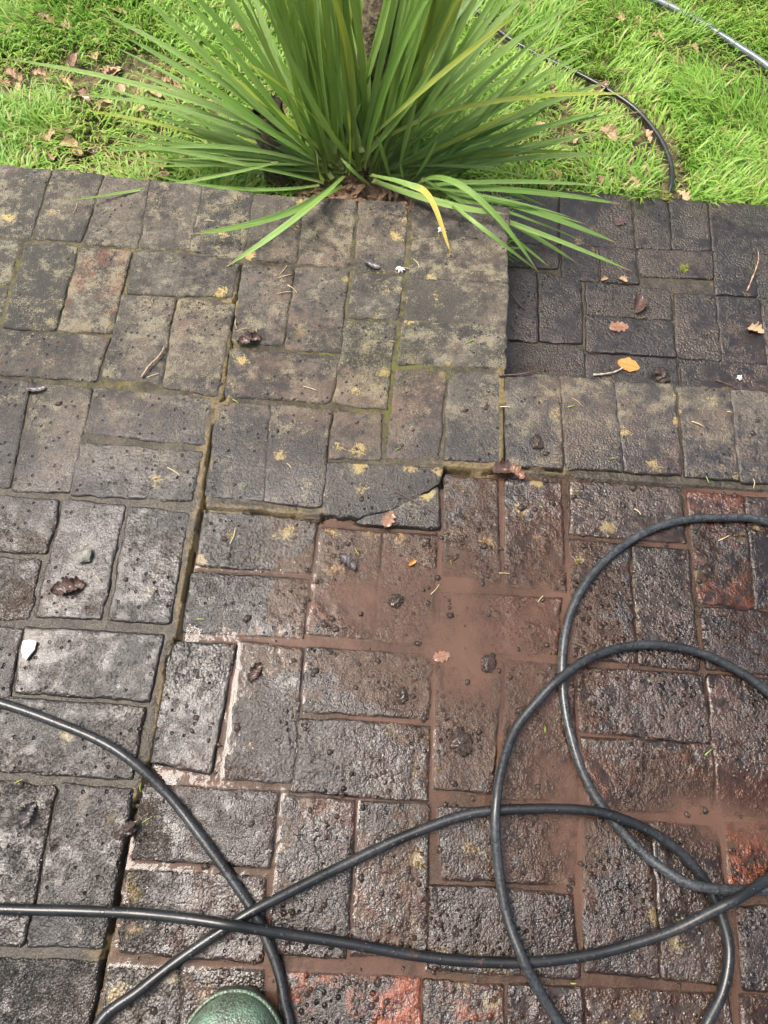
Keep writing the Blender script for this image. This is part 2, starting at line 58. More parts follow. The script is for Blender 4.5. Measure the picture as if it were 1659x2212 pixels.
# ---------------------------------------------------------------- helpers
def _hash(ix, iy, s):
    n = (ix.astype(np.int64) * 374761393 + iy.astype(np.int64) * 668265263 + s * 982451653) & 0x7fffffff
    n = ((n ^ (n >> 13)) * 1274126177) & 0x7fffffff
    n = (n ^ (n >> 16)) & 0xffff
    return n / 65535.0
def vnoise(x, y, s=0):
    x = np.asarray(x, float); y = np.asarray(y, float)
    ix, iy = np.floor(x), np.floor(y); fx, fy = x - ix, y - iy
    fx = fx * fx * (3 - 2 * fx); fy = fy * fy * (3 - 2 * fy)
    a, b, c, d = _hash(ix, iy, s), _hash(ix + 1, iy, s), _hash(ix, iy + 1, s), _hash(ix + 1, iy + 1, s)
    return (a + (b - a) * fx) * (1 - fy) + (c + (d - c) * fx) * fy
def fbm(x, y, s=0, o=4):
    v = 0; a = 0.5
    for k in range(o):
        v = v + a * (vnoise(x, y, s + k * 17) - 0.5) * 2; x = np.asarray(x) * 2.03 + 3.1; y = np.asarray(y) * 2.03 + 1.7; a *= 0.5
    return v
def sstep(a, b, x):
    t = np.clip((np.asarray(x, float) - a) / (b - a), 0, 1); return t * t * (3 - 2 * t)
def mesh_obj(name, verts, faces, mat, parent=None, smooth=True, attrs=None):
    me = bpy.data.meshes.new(name)
    me.from_pydata([tuple(map(float, v)) for v in verts], [], [tuple(map(int, f)) for f in faces])
    if attrs:
        for k, v in attrs.items():
            a = me.attributes.new(k, 'FLOAT', 'POINT'); a.data.foreach_set('value', np.asarray(v, np.float32))
    if smooth: me.polygons.foreach_set('use_smooth', [True] * len(me.polygons))
    if mat: me.materials.append(mat)
    me.update()
    ob = bpy.data.objects.new(name, me); coll.objects.link(ob)
    if parent: ob.parent = parent
    return ob
def fast_mesh(name, verts, quads, mat, attrs=None, tris=None, smooth=True):
    """verts (n,3), quads (m,4), tris (k,3) as arrays"""
    me = bpy.data.meshes.new(name)
    nq = 0 if quads is None else len(quads); nt = 0 if tris is None else len(tris)
    me.vertices.add(len(verts)); me.vertices.foreach_set('co', np.asarray(verts, np.float32).ravel())
    loops = np.concatenate([np.asarray(quads).ravel() if nq else np.zeros(0, int), np.asarray(tris).ravel() if nt else np.zeros(0, int)]).astype(np.int32)
    me.loops.add(len(loops)); me.loops.foreach_set('vertex_index', loops)
    st = np.concatenate([np.arange(nq) * 4, nq * 4 + np.arange(nt) * 3]).astype(np.int32)
    me.polygons.add(nq + nt); me.polygons.foreach_set('loop_start', st)
    if smooth: me.polygons.foreach_set('use_smooth', np.ones(nq + nt, bool))
    if attrs:
        for k, v in attrs.items():
            a = me.attributes.new(k, 'FLOAT', 'POINT'); a.data.foreach_set('value', np.asarray(v, np.float32))
    me.materials.append(mat); me.update(calc_edges=True); me.validate()
    ob = bpy.data.objects.new(name, me); coll.objects.link(ob)
    return ob
def tag(o, label=None, cat=None, group=None, kind=None):
    if label: o['label'] = label
    if cat: o['category'] = cat
    if group: o['group'] = group
    if kind: o['kind'] = kind
    return o
def empty(name, loc=(0, 0, 0)):
    e = bpy.data.objects.new(name, None); e.location = loc; e.empty_display_size = 0.05; coll.objects.link(e); return e
def catmull(P, n):
    P = np.asarray(P, float); Q = np.vstack([2 * P[0] - P[1], P, 2 * P[-1] - P[-2]]); out = []
    for i in range(1, len(Q) - 2):
        for t in np.linspace(0, 1, n, endpoint=False):
            a, b, c, d = Q[i - 1:i + 3]
            out.append(0.5 * (2 * b + (c - a) * t + (2 * a - 5 * b + 4 * c - d) * t * t + (3 * b - a - 3 * c + d) * t ** 3))
    out.append(P[-1]); return np.array(out)
def tube(P, R, k=10, wob=0.0, cap=True):
    """verts, faces of a tube round polyline P; R scalar or per-point"""
    P = np.asarray(P, float); n = len(P); R = np.broadcast_to(np.asarray(R, float), (n,))
    V = []; F = []; up = np.array([0.0, 0.0, 1.0]); s0 = None
    for i in range(n):
        t = P[min(i + 1, n - 1)] - P[max(i - 1, 0)]; t = t / (np.linalg.norm(t) + 1e-9)
        s = np.cross(t, up) if s0 is None else s0 - t * np.dot(s0, t)
        if np.linalg.norm(s) < 1e-4: s = np.cross(t, np.array([1.0, 0, 0]))
        s = s / np.linalg.norm(s); s0 = s; b = np.cross(s, t)
        for j in range(k):
            a = 2 * math.pi * j / k; r = R[i] * (1 + (wob * (random.random() - .5) if wob else 0))
            V.append(P[i] + r * (math.cos(a) * s + math.sin(a) * b))
    for i in range(n - 1):
        for j in range(k):
            F.append((i * k + j, i * k + (j + 1) % k, (i + 1) * k + (j + 1) % k, (i + 1) * k + j))
    if cap:
        F.append(tuple(range(k - 1, -1, -1))); F.append(tuple((n - 1) * k + j for j in range(k)))
    return V, F

# ---------------------------------------------------------------- material helpers
class NT:
    def __init__(self, name):
        self.mat = bpy.data.materials.new(name); self.mat.use_nodes = True
        self.t = self.mat.node_tree; self.n = self.t.nodes; self.l = self.t.links
        self.out = self.n['Material Output']; self.bsdf = self.n['Principled BSDF']
    def put(self, sock, v):
        if isinstance(v, bpy.types.NodeSocket): self.l.new(v, sock)
        elif isinstance(v, (tuple, list)) and len(v) == 3 and sock.type == 'RGBA': sock.default_value = (*v, 1)
        else: sock.default_value = v
    def math(self, op, a, b=0.0, c=None, clamp=False):
        m = self.n.new('ShaderNodeMath'); m.operation = op; m.use_clamp = clamp
        self.put(m.inputs[0], a); self.put(m.inputs[1], b)
        if c is not None: self.put(m.inputs[2], c)
        return m.outputs[0]
    def mix(self, fac, a, b, mode='MIX'):
        m = self.n.new('ShaderNodeMix'); m.data_type = 'RGBA'; m.blend_type = mode
        self.put(m.inputs[0], fac); self.put(m.inputs[6], a); self.put(m.inputs[7], b); return m.outputs[2]
    def ramp(self, v, a, b, lo=0.0, hi=1.0):
        m = self.n.new('ShaderNodeMapRange'); m.interpolation_type = 'SMOOTHSTEP'
        self.put(m.inputs[0], v)
        for i, x in enumerate((a, b, lo, hi)): self.put(m.inputs[1 + i], x)
        return m.outputs[0]
    def pos(self):
        return self.n.new('ShaderNodeNewGeometry').outputs['Position']
    def noise(self, scale, detail=3, rough=0.55, vec=None, dist=0.0):
        m = self.n.new('ShaderNodeTexNoise'); m.inputs['Scale'].default_value = scale
        m.inputs['Detail'].default_value = detail; m.inputs['Roughness'].default_value = rough; m.inputs['Distortion'].default_value = dist
        if vec is not None: self.l.new(vec, m.inputs['Vector'])
        return m.outputs['Fac']
    def voro(self, scale, vec=None, feature='F1'):
        m = self.n.new('ShaderNodeTexVoronoi'); m.inputs['Scale'].default_value = scale; m.feature = feature
        if vec is not None: self.l.new(vec, m.inputs['Vector'])
        return m.outputs['Distance']
    def attr(self, name):
        m = self.n.new('ShaderNodeAttribute'); m.attribute_name = name; return m.outputs['Fac']
    def objinfo(self):
        m = self.n.new('ShaderNodeObjectInfo'); return m.outputs
    def sep(self, col):
        m = self.n.new('ShaderNodeSeparateColor'); self.l.new(col, m.inputs[0]); return m.outputs
    def offset(self, vec, k):
        m = self.n.new('ShaderNodeVectorMath'); m.operation = 'ADD'; self.l.new(vec, m.inputs[0])
        c = self.n.new('ShaderNodeVectorMath'); c.operation = 'SCALE'; c.inputs[0].default_value = (13.1, 7.7, 3.3); self.put(c.inputs['Scale'], k)
        self.l.new(c.outputs[0], m.inputs[1]); return m.outputs[0]
    def bump(self, h, dist, strength=1.0, nrm=None):
        m = self.n.new('ShaderNodeBump'); m.inputs['Strength'].default_value = strength; self.put(m.inputs['Distance'], dist)
        self.put(m.inputs['Height'], h)
        if nrm is not None: self.l.new(nrm, m.inputs['Normal'])
        return m.outputs[0]
    def set(self, **kw):
        names = dict(color='Base Color', rough='Roughness', normal='Normal', spec='Specular IOR Level', ior='IOR', coat='Coat Weight', coatr='Coat Roughness', coatn='Coat Normal', metal='Metallic', alpha='Alpha')
        for k, v in kw.items(): self.put(self.bsdf.inputs[names[k]], v)
        return self.mat

def brick_material():
    m = NT('weathered_wet_brick'); P = m.pos(); oi = m.objinfo(); oc = m.sep(oi['Color']); rnd = oi['Random']
    Q = m.offset(P, rnd)
    wet, lich, moss = m.attr('wet'), m.attr('lich'), m.attr('moss')
    big = m.attr('big'); mid = m.noise(42, 4, 0.7, Q); fine = m.noise(210, 3, 0.78, P); grit = m.noise(460, 2, 0.6, P)
    dark = m.mix(rnd, (0.020, 0.0195, 0.019), (0.036, 0.031, 0.026))
    light = m.mix(oc[2], (0.104, 0.096, 0.078), (0.116, 0.098, 0.072))
    col = m.mix(m.ramp(m.math('ADD', big, m.math('MULTIPLY', m.math('ADD', m.math('SUBTRACT', mid, 0.5), m.math('MULTIPLY', m.math('SUBTRACT', oc[2], 0.5), 0.07)), 1.5)), 0.34, 0.72), dark, light)
    redm = m.ramp(m.math('ADD', m.math('ADD', m.attr('redn'), m.math('MULTIPLY', oc[0], 0.27)), m.math('MULTIPLY', m.math('SUBTRACT', mid, 0.5), 0.9)), 0.62, 0.86)
    red = m.mix(m.ramp(oc[0], 0.35, 0.8), m.mix(fine, (0.105, 0.062, 0.048), (0.21, 0.115, 0.085)), m.mix(fine, (0.20, 0.050, 0.026), (0.44, 0.125, 0.052)))
    col = m.mix(m.math('MULTIPLY', redm, m.math('ADD', 0.30, m.math('MULTIPLY', oc[0], 0.65))), col, red)
    col = m.mix(m.ramp(fine, 0.36, 0.60), m.mix(0.62, col, (0.020, 0.018, 0.017)), col)
    # algae and soot stains that run across several bricks
    st = m.attr('stain')
    col = m.mix(m.math('MULTIPLY', m.ramp(m.math('ADD', st, m.math('MULTIPLY', m.math('SUBTRACT', mid, 0.5), 0.9)), 0.50, 0.78), 0.75), col, (0.022, 0.024, 0.020))
    col = m.mix(m.math('MULTIPLY', m.ramp(m.math('SUBTRACT', m.math('MULTIPLY', m.math('SUBTRACT', mid, 0.5), 0.7), st), -0.42, -0.22), 0.45), col, (0.135, 0.088, 0.062))
    # pale lime bloom and yellow lichen in small flecks
    ln = m.math('ADD', m.noise(26, 5, 0.78, Q), m.math('MULTIPLY', m.math('MULTIPLY', lich, oc[1]), 0.23))
    lm = m.ramp(m.math('ADD', ln, m.math('MULTIPLY', m.math('SUBTRACT', grit, 0.5), 0.55)), 0.66, 0.80)
    col = m.mix(m.math('MULTIPLY', lm, 0.68), col, m.mix(big, (0.26, 0.225, 0.12), (0.22, 0.21, 0.165)))
    sp = m.ramp(m.math('ADD', m.voro(15, Q), m.math('ADD', m.math('MULTIPLY', m.math('SUBTRACT', fine, 0.5), 0.75), m.math('MULTIPLY', m.math('SUBTRACT', mid, 0.5), 0.9))), 0.19, 0.09)
    spm = m.math('MULTIPLY', sp, m.attr('gate1'))
    mm_ = m.ramp(m.math('ADD', fine, m.math('MULTIPLY', moss, 0.22)), 0.68, 0.80)
    col = m.mix(m.math('MULTIPLY', mm_, m.ramp(moss, 0.1, 0.6, 0, 0.8)), col, (0.13, 0.13, 0.028))
    col = m.mix(m.ramp(grit, 0.66, 0.76, 0, 0.5), col, (0.36, 0.33, 0.26))
    pit = m.ramp(m.voro(62, m.offset(P, 0.13)), 0.20, 0.10)
    pit = m.math('MULTIPLY', pit, m.attr('gate2'))
    col = m.mix(m.math('MULTIPLY', pit, 0.85), col, (0.012, 0.011, 0.010))
    mud = m.math('MULTIPLY', m.attr('mud'), m.ramp(mid, 0.34, 0.66))
    col = m.mix(m.math('MULTIPLY', mud, 0.6), col, (0.110, 0.056, 0.037))
    wcol = m.mix(1.0, col, m.mix(m.attr('pimple'), (0.36, 0.320, 0.292), (0.270, 0.205, 0.168)), 'MULTIPLY')
    wm = m.math('MULTIPLY', wet, 1.0, clamp=True)
    col = m.mix(wm, col, wcol)
    col = m.mix(m.ramp(wet, 1.02, 1.25, 0, 0.3), col, (0.012, 0.012, 0.012))  # step bricks only: dark reflection painted in as a darker base colour
    spf = m.math('MULTIPLY', spm, m.math('MULTIPLY_ADD', lich, 0.45, 0.35))
    col = m.mix(spf, col, m.mix(wm, (0.44, 0.34, 0.12), (0.22, 0.165, 0.065)))
    clay = m.math('MULTIPLY', m.math('MULTIPLY', redm, m.ramp(oc[0], 0.30, 1.0)), m.ramp(m.math('ADD', fine, m.math('MULTIPLY', m.math('SUBTRACT', mid, 0.5), 1.2)), 0.30, 0.66, 0.0, 1.0))
    col = m.mix(m.math('MULTIPLY', clay, 0.8), col, m.mix(mid, (0.10, 0.034, 0.020), (0.25, 0.068, 0.026)))
    rough = m.ramp(m.math('ADD', wm, m.math('MULTIPLY', m.math('SUBTRACT', mid, 0.5), 0.5)), 0.15, 0.85, 0.74, 0.30)
    # grains: rounded pimples once the water film lies over them
    sc_ = m.n.new('ShaderNodeVectorMath'); sc_.operation = 'SCALE'; m.l.new(P, sc_.inputs[0]); m.put(sc_.inputs['Scale'], m.math('MULTIPLY_ADD', rnd, 0.75, 0.65))
    gr = m.voro(215, sc_.outputs[0])
    pim = m.attr('pimple')
    dome = m.math('MULTIPLY', m.ramp(m.voro(88, sc_.outputs[0]), 0.36, 0.06), m.attr('gate2'))
    gl = m.math('MULTIPLY', wm, m.math('MULTIPLY_ADD', pim, -0.8, 1.0)); fs = m.math('MULTIPLY', m.math('SUBTRACT', 1.0, pim), wm)
    h1 = m.math('ADD', m.math('MULTIPLY', fine, m.math('SUBTRACT', m.math('MULTIPLY_ADD', pim, -0.5, 0.95), m.math('MULTIPLY', fs, 0.35))), m.math('MULTIPLY', gr, m.math('MULTIPLY', gl, m.ramp(m.math('ADD', mid, m.math('MULTIPLY', m.math('SUBTRACT', big, 0.5), 0.8)), 0.30, 0.72, -0.10, -0.8))))
    h1 = m.math('ADD', h1, m.math('MULTIPLY', grit, m.math('MULTIPLY_ADD', wm, -0.25, 0.35)))
    h1 = m.math('ADD', h1, m.math('MULTIPLY', dome, m.math('MULTIPLY', pim, 0.8)))
    h1 = m.math('ADD', h1, m.math('MULTIPLY', mid, m.math('MULTIPLY', pim, 0.7)))
    h1 = m.math('SUBTRACT', h1, m.math('MULTIPLY', pit, 1.2))
    flatm = m.ramp(m.math('ADD', mid, m.math('MULTIPLY', m.math('SUBTRACT', m.attr('redn'), 0.5), -0.7)), 0.34, 0.62, 0.60, 1.25)
    n1 = m.bump(m.math('MULTIPLY', h1, m.math('MULTIPLY_ADD', wm, m.math('SUBTRACT', flatm, 1.0), 1.0)), m.math('MULTIPLY_ADD', wm, -0.0012, 0.0044), 1.0)
    return m.set(color=col, rough=rough, normal=n1, spec=m.math('MULTIPLY_ADD', m.attr('film'), -0.38, 0.5), coat=m.attr('film'), coatr=0.04, coatn=n1)

def mortar_material():
    m = NT('old_mortar'); P = m.pos(); wet, lich, moss = m.attr('wet'), m.attr('lich'), m.attr('moss')
    a = m.noise(26, 5, 0.65, P, 0.4); b = m.noise(150, 4, 0.7, P); g = m.noise(400, 2, 0.6, P)
    col = m.mix(m.ramp(a, 0.35, 0.68), (0.048, 0.045, 0.034), (0.112, 0.100, 0.070))
    col = m.mix(m.math('MULTIPLY', m.ramp(m.math('ADD', m.noise(19, 5, 0.7, m.offset(P, 0.3)), m.math('MULTIPLY', lich, 0.34)), 0.64, 0.80), 0.8), col, (0.26, 0.20, 0.09))
    col = m.mix(m.ramp(b, 0.3, 0.72), m.mix(0.6, col, (0.03, 0.026, 0.02)), col)
    col = m.mix(m.math('MULTIPLY', m.ramp(m.math('ADD', m.noise(60, 4, 0.7, P), m.math('MULTIPLY', moss, 0.25)), 0.66, 0.80), m.ramp(moss, 0.05, 0.5, 0, .85)), col, (0.095, 0.098, 0.026))
    col = m.mix(m.ramp(g, 0.72, 0.82, 0, 0.5), col, (0.40, 0.36, 0.28))
    col = m.mix(wet, col, m.mix(1.0, col, (0.42, 0.38, 0.33), 'MULTIPLY'))
    n = m.bump(m.math('ADD', m.math('MULTIPLY', b, 0.9), m.math('ADD', a, m.math('MULTIPLY', g, 0.3))), 0.003)
    return m.set(color=col, rough=m.ramp(wet, 0.1, 0.95, 0.85, 0.2), normal=n, spec=0.15, coat=m.ramp(wet, 0.2, 0.95, 0, .5), coatr=0.09, coatn=n)

def water_material():
    m = NT('muddy_water'); P = m.pos(); d = m.attr('depth')
    n = m.noise(9, 4, 0.6, P, 1.2)
    mud = m.mix(n, (0.060, 0.034, 0.024), (0.108, 0.063, 0.045))
    op = m.ramp(m.math('ADD', d, m.math('MULTIPLY', m.math('SUBTRACT', n, 0.5), 0.8)), 0.0, 3.8, 0.03, 0.90)
    op = m.math('MULTIPLY', op, m.ramp(m.noise(4.5, 3, 0.6, m.offset(P, 0.4)), 0.34, 0.60, 0.30, 1.0))
    tr = m.n.new('ShaderNodeBsdfTransparent'); tr.inputs[0].default_value = (0.92, 0.84, 0.78, 1)
    df = m.n.new('ShaderNodeBsdfDiffuse'); m.put(df.inputs[0], mud)
    gl = m.n.new('ShaderNodeBsdfGlossy'); gl.inputs['Roughness'].default_value = 0.08
    bn = m.bump(m.noise(38, 3, 0.55, P), 0.0022, 0.6); m.l.new(bn, gl.inputs['Normal'])
    fr = m.n.new('ShaderNodeFresnel'); fr.inputs[0].default_value = 1.34; m.l.new(bn, fr.inputs['Normal'])
    a = m.n.new('ShaderNodeMixShader'); m.put(a.inputs[0], op); m.l.new(tr.outputs[0], a.inputs[1]); m.l.new(df.outputs[0], a.inputs[2])
    b = m.n.new('ShaderNodeMixShader'); m.l.new(fr.outputs[0], b.inputs[0]); m.l.new(a.outputs[0], b.inputs[1]); m.l.new(gl.outputs[0], b.inputs[2])
    m.l.new(b.outputs[0], m.out.inputs[0]); return m.mat

def simple(name, c1, c2, scale, rough=0.6, bump=0.0, bscale=200, coat=0.0, detail=4, obj=False):
    m = NT(name)
    if obj: P = m.n.new('ShaderNodeTexCoord').outputs['Object']
    else: P = m.pos()
    col = m.mix(m.ramp(m.noise(scale, detail, 0.6, P, 0.3), 0.3, 0.7), c1, c2)
    kw = dict(color=col, rough=rough)
    if bump: kw['normal'] = m.bump(m.noise(bscale, 4, 0.65, P), bump)
    if coat: kw['coat'] = coat; kw['coatr'] = 0.12
    return m.set(**kw)

def hose_material(name, c1, c2, wear):
    m = NT(name); P = m.pos()
    a = m.noise(14, 3, 0.6, P); drops = m.ramp(m.math('ADD', m.voro(85, P), m.math('MULTIPLY', m.noise(60, 2, 0.5, P), 0.35)), 0.44, 0.36)
    col = m.mix(m.ramp(a, 0.35, 0.65), c1, c2)
    dust = m.math('MULTIPLY', m.math('MULTIPLY_ADD', m.attr('worn'), 0.85, m.ramp(m.noise(7, 3, 0.6, P), 0.45, 0.66, 0, 0.30)), m.ramp(m.noise(220, 3, 0.7, P), 0.3, 0.7))
    col = m.mix(m.math('MULTIPLY', dust, wear), col, (0.070, 0.080, 0.085))
    col = m.mix(m.math('MULTIPLY', m.ramp(m.noise(19, 4, 0.7, P), 0.60, 0.72), m.ramp(m.noise(160, 3, 0.7, P), 0.40, 0.60, 0, .8)), col, (0.060, 0.034, 0.022))
    col = m.mix(m.math('MULTIPLY', drops, 0.6), col, (0.02, 0.023, 0.025))
    n = m.bump(m.math('ADD', m.math('MULTIPLY', drops, 0.9), m.math('MULTIPLY', m.noise(260, 3, 0.6, P), 0.5)), 0.0007)
    return m.set(color=col, rough=m.ramp(drops, 0, 1, 0.36, 0.10), normal=n, spec=0.30, coat=0.28, coatr=0.07)

def leaf_material():
    m = NT('sword_leaf'); oi = m.objinfo(); oc = m.sep(oi['Color']); t = m.attr('t'); s = m.attr('s'); P = m.pos()
    st = m.n.new('ShaderNodeCombineXYZ'); m.put(st.inputs[0], m.math('MULTIPLY', s, 9.0)); m.put(st.inputs[1], m.math('MULTIPLY', t, 0.9)); m.put(st.inputs[2], m.math('MULTIPLY', oi['Random'], 40))
    ln = m.noise(1.6, 3, 0.6, st.outputs[0])
    col = m.mix(oi['Random'], (0.150, 0.330, 0.042), (0.300, 0.470, 0.130))
    col = m.mix(m.ramp(ln, 0.35, 0.68), m.mix(0.45, col, (0.05, 0.125, 0.022)), m.mix(0.30, col, (0.30, 0.42, 0.13)))
    col = m.mix(m.ramp(t, 0.16, 0.0, 0, 0.6), col, (0.20, 0.22, 0.07))
    col = m.mix(m.math('MULTIPLY', oc[0], m.ramp(m.math('ADD', t, m.math('MULTIPLY', m.noise(12, 3, 0.6, P), 0.4)), 0.2, 1.0, 0.35, 1.0)), col, (0.36, 0.40, 0.05))
    col = m.mix(m.math('MULTIPLY', oc[1], m.ramp(t, 0.42, 0.55)), col, (0.55, 0.46, 0.09))
    tip = m.ramp(m.math('ADD', t, m.math('MULTIPLY', m.noise(30, 2, 0.5, P), 0.06)), 0.965, 1.0)
    col = m.mix(tip, col, (0.28, 0.20, 0.09))
    spots = m.ramp(m.voro(130, P), 0.13, 0.08)
    col = m.mix(m.math('MULTIPLY', spots, m.ramp(m.noise(9, 2, 0.5, P), 0.5, 0.62)), col, (0.05, 0.05, 0.02))
    nn = m.bump(ln, 0.0016)
    m.set(color=col, rough=0.30, normal=nn, spec=0.6)
    tl = m.n.new('ShaderNodeBsdfTranslucent'); m.put(tl.inputs[0], m.mix(0.6, col, (0.30, 0.42, 0.04)))
    mx = m.n.new('ShaderNodeMixShader'); mx.inputs[0].default_value = 0.24
    m.l.new(m.bsdf.outputs[0], mx.inputs[1]); m.l.new(tl.outputs[0], mx.inputs[2]); m.l.new(mx.outputs[0], m.out.inputs[0]); return m.mat

def grass_material():
    m = NT('grass_blade'); a = m.attr('tint'); t = m.attr('t'); dry = m.attr('dry')
    col = m.mix(a, (0.120, 0.330, 0.036), (0.370, 0.570, 0.105))
    col = m.mix(m.ramp(t, 0.45, 0.0, 0, 0.55), col, (0.26, 0.30, 0.08))
    col = m.mix(dry, col, (0.44, 0.39, 0.17))
    m.set(color=col, rough=0.42, spec=0.4)
    tl = m.n.new('ShaderNodeBsdfTranslucent'); m.put(tl.inputs[0], col)
    mx = m.n.new('ShaderNodeMixShader'); mx.inputs[0].default_value = 0.48
    m.l.new(m.bsdf.outputs[0], mx.inputs[1]); m.l.new(tl.outputs[0], mx.inputs[2]); m.l.new(mx.outputs[0], m.out.inputs[0]); return m.mat

def deadleaf_material(name, c1, c2, wet):
    m = NT(name); P = m.n.new('ShaderNodeTexCoord').outputs['Object']; oi = m.objinfo(); s = m.attr('s'); t = m.attr('t')
    col = m.mix(m.ramp(m.noise(60, 4, 0.65, m.offset(P, oi['Random'])), 0.3, 0.7), c1, c2)
    vein = m.math('ABSOLUTE', m.math('SINE', m.math('ADD', m.math('MULTIPLY', t, 26), m.math('MULTIPLY', m.math('ABSOLUTE', s), -9))))
    v = m.ramp(vein, 0.16, 0.0, 0, 0.55)
    mid = m.ramp(m.math('ABSOLUTE', s), 0.10, 0.02, 0, 0.8)
    col = m.mix(m.math('MAXIMUM', v, mid), col, m.mix(0.5, c1, (0.05, 0.025, 0.01)))
    n = m.bump(m.math('ADD', m.math('MULTIPLY', v, -0.8), m.noise(150, 3, 0.6, P)), 0.0012)
    return m.set(color=col, rough=0.18 if wet else 0.6, normal=n, coat=0.6 if wet else 0.0, coatr=0.1)

M = dict(brick=brick_material(), mortar=mortar_material(), water=water_material(), leaf=leaf_material(), grass=grass_material(),
    hose=hose_material('black_hose', (0.0045, 0.0055, 0.006), (0.010, 0.012, 0.0135), 0.8),
    lawnhose=hose_material('thin_black_hose', (0.010, 0.011, 0.012), (0.020, 0.022, 0.024), 0.3),
    pipe=simple('grey_pipe', (0.060, 0.082, 0.095), (0.13, 0.155, 0.17), 9, 0.3, 0.0004, 120, 0.3),
    soil=simple('lawn_soil', (0.040, 0.028, 0.016), (0.13, 0.11, 0.045), 30, 0.9, 0.01, 90),
    bark=simple('fibrous_bark', (0.030, 0.024, 0.016), (0.17, 0.135, 0.075), 70, 0.85, 0.012, 60, detail=6),
    hollow=simple('rotten_hollow', (0.012, 0.009, 0.007), (0.07, 0.05, 0.035), 60, 0.95, 0.006, 90),
    oak=deadleaf_material('dry_oak_leaf', (0.34, 0.20, 0.11), (0.58, 0.43, 0.27), False),
    oakdark=deadleaf_material('wet_oak_leaf', (0.035, 0.018, 0.013), (0.115, 0.062, 0.045), True),
    oakgrey=deadleaf_material('sodden_grey_leaf', (0.035, 0.032, 0.034), (0.11, 0.095, 0.095), True),
    oakred=deadleaf_material('wet_reddish_leaf', (0.14, 0.062, 0.034), (0.34, 0.19, 0.11), True),
    orange=deadleaf_material('wet_orange_leaf', (0.42, 0.155, 0.025), (0.62, 0.30, 0.07), True),
    twig=simple('twig_bark', (0.12, 0.075, 0.05), (0.36, 0.26, 0.18), 160, 0.6, 0.001, 300),
    palewood=simple('pale_twig', (0.22, 0.19, 0.15), (0.48, 0.44, 0.37), 130, 0.6, 0.001, 300),
    darktwig=simple('dark_twig', (0.03, 0.015, 0.012), (0.10, 0.05, 0.04), 160, 0.35, 0.001, 300),
    mudlump=simple('wet_mud', (0.014, 0.009, 0.006), (0.055, 0.031, 0.019), 180, 0.32, 0.006, 300, 0.4),
    moss=simple('moss', (0.045, 0.060, 0.008), (0.17, 0.19, 0.03), 220, 0.85, 0.004, 300),
    lichen=simple('yellow_lichen', (0.30, 0.24, 0.05), (0.60, 0.52, 0.16), 160, 0.8, 0.003, 260),
    stone=simple('grey_pebble', (0.10, 0.105, 0.085), (0.20, 0.20, 0.165), 90, 0.45, 0.002, 260),
    chip=simple('cream_flake', (0.50, 0.46, 0.33), (0.72, 0.69, 0.57), 90, 0.5, 0.0006, 200),
    feather=simple('white_fluff', (0.62, 0.64, 0.68), (0.85, 0.86, 0.88), 200, 0.7, 0.001, 300),
    straw=simple('straw', (0.30, 0.24, 0.11), (0.55, 0.47, 0.26), 60, 0.6),
    clip=simple('green_clipping', (0.10, 0.20, 0.03), (0.28, 0.36, 0.07), 60, 0.5),
    concrete=simple('mortar_body', (0.10, 0.09, 0.075), (0.19, 0.17, 0.13), 20, 0.9, 0.004, 90),
    litter=simple('leaf_litter', (0.10, 0.055, 0.032), (0.40, 0.26, 0.16), 55, 0.8, 0.006, 90),
)

# ---------------------------------------------------------------- patio: heights shared by bricks, mortar and water
cracks = [np.array(c, float) / 1000 for c in CRACKS]
def crack_dist(x, y, which=(0, 1, 2)):
    d = np.full(np.shape(x), 9.0)
    for w in which:
        c = catmull(np.c_[cracks[w], np.zeros(len(cracks[w]))], 5)[:, :2] if w == 0 else cracks[w]
        for a, b in zip(c[:-1], c[1:]):
            ab = b - a; L = ab @ ab + 1e-12
            t = np.clip(((x - a[0]) * ab[0] + (y - a[1]) * ab[1]) / L, 0, 1)
            d = np.minimum(d, np.hypot(x - a[0] - t * ab[0], y - a[1] - t * ab[1]))
    return d
_c0 = cracks[0][np.argsort(cracks[0][:, 1])]
def crack_x(y): return np.interp(y, _c0[:, 1], _c0[:, 0])
_c1x = np.array([0.0, 0.03, 0.24, 0.30, 0.33, 0.36, 0.41, 0.445, 0.452, 0.60, 0.75, 3.0])
_c1y = np.array([0.0, 0.005, 0.012, 0.010, 0.020, 0.030, 0.060, 0.085, 0.125, 0.128, 0.122, 0.122])
def sunk(x, y):                        # 1 on the slab that has settled, 0 on the rest of the patio
    return ((x > crack_x(y) + 0.002) & (y < np.interp(x, _c1x, _c1y))).astype(float)
BASINS = [(0.335, -0.115, 0.12, 0.105, 5.2), (0.52, -0.185, 0.16, 0.09, 4.8), (0.52, -0.31, 0.085, 0.12, 3.4), (0.80, -0.425, 0.13, 0.055, 2.4), (0.98, -0.47, 0.10, 0.07, 3.0),
          (0.66, -0.50, 0.045, 0.09, 3.0), (1.02, -0.78, 0.12, 0.08, 4.5), (0.63, -0.04, 0.06, 0.08, 3.0), (0.50, -0.05, 0.05, 0.05, 2.0), (0.63, -0.36, 0.06, 0.1, 2.2), (0.87, -0.47, 0.08, 0.05, 2.6), (0.40, -0.31, 0.05, 0.04, 1.4), (1.06, -0.10, 0.06, 0.05, 1.6), (0.34, -0.26, 0.1, 0.03, 1.0)]
def slab(x, y):                        # local ground under the brick tops of the settled slab
    z = np.full(np.shape(x), -0.0098)
    for bx, by, sx, sy, d in BASINS:
        z = z - d / 1000 * np.exp(-((x - bx) / sx) ** 2 - ((y - by) / sy) ** 2)
    z = z + 0.0025 * np.exp(-((x - 0.06) / 0.07) ** 2) * (y > -0.2)
    return z
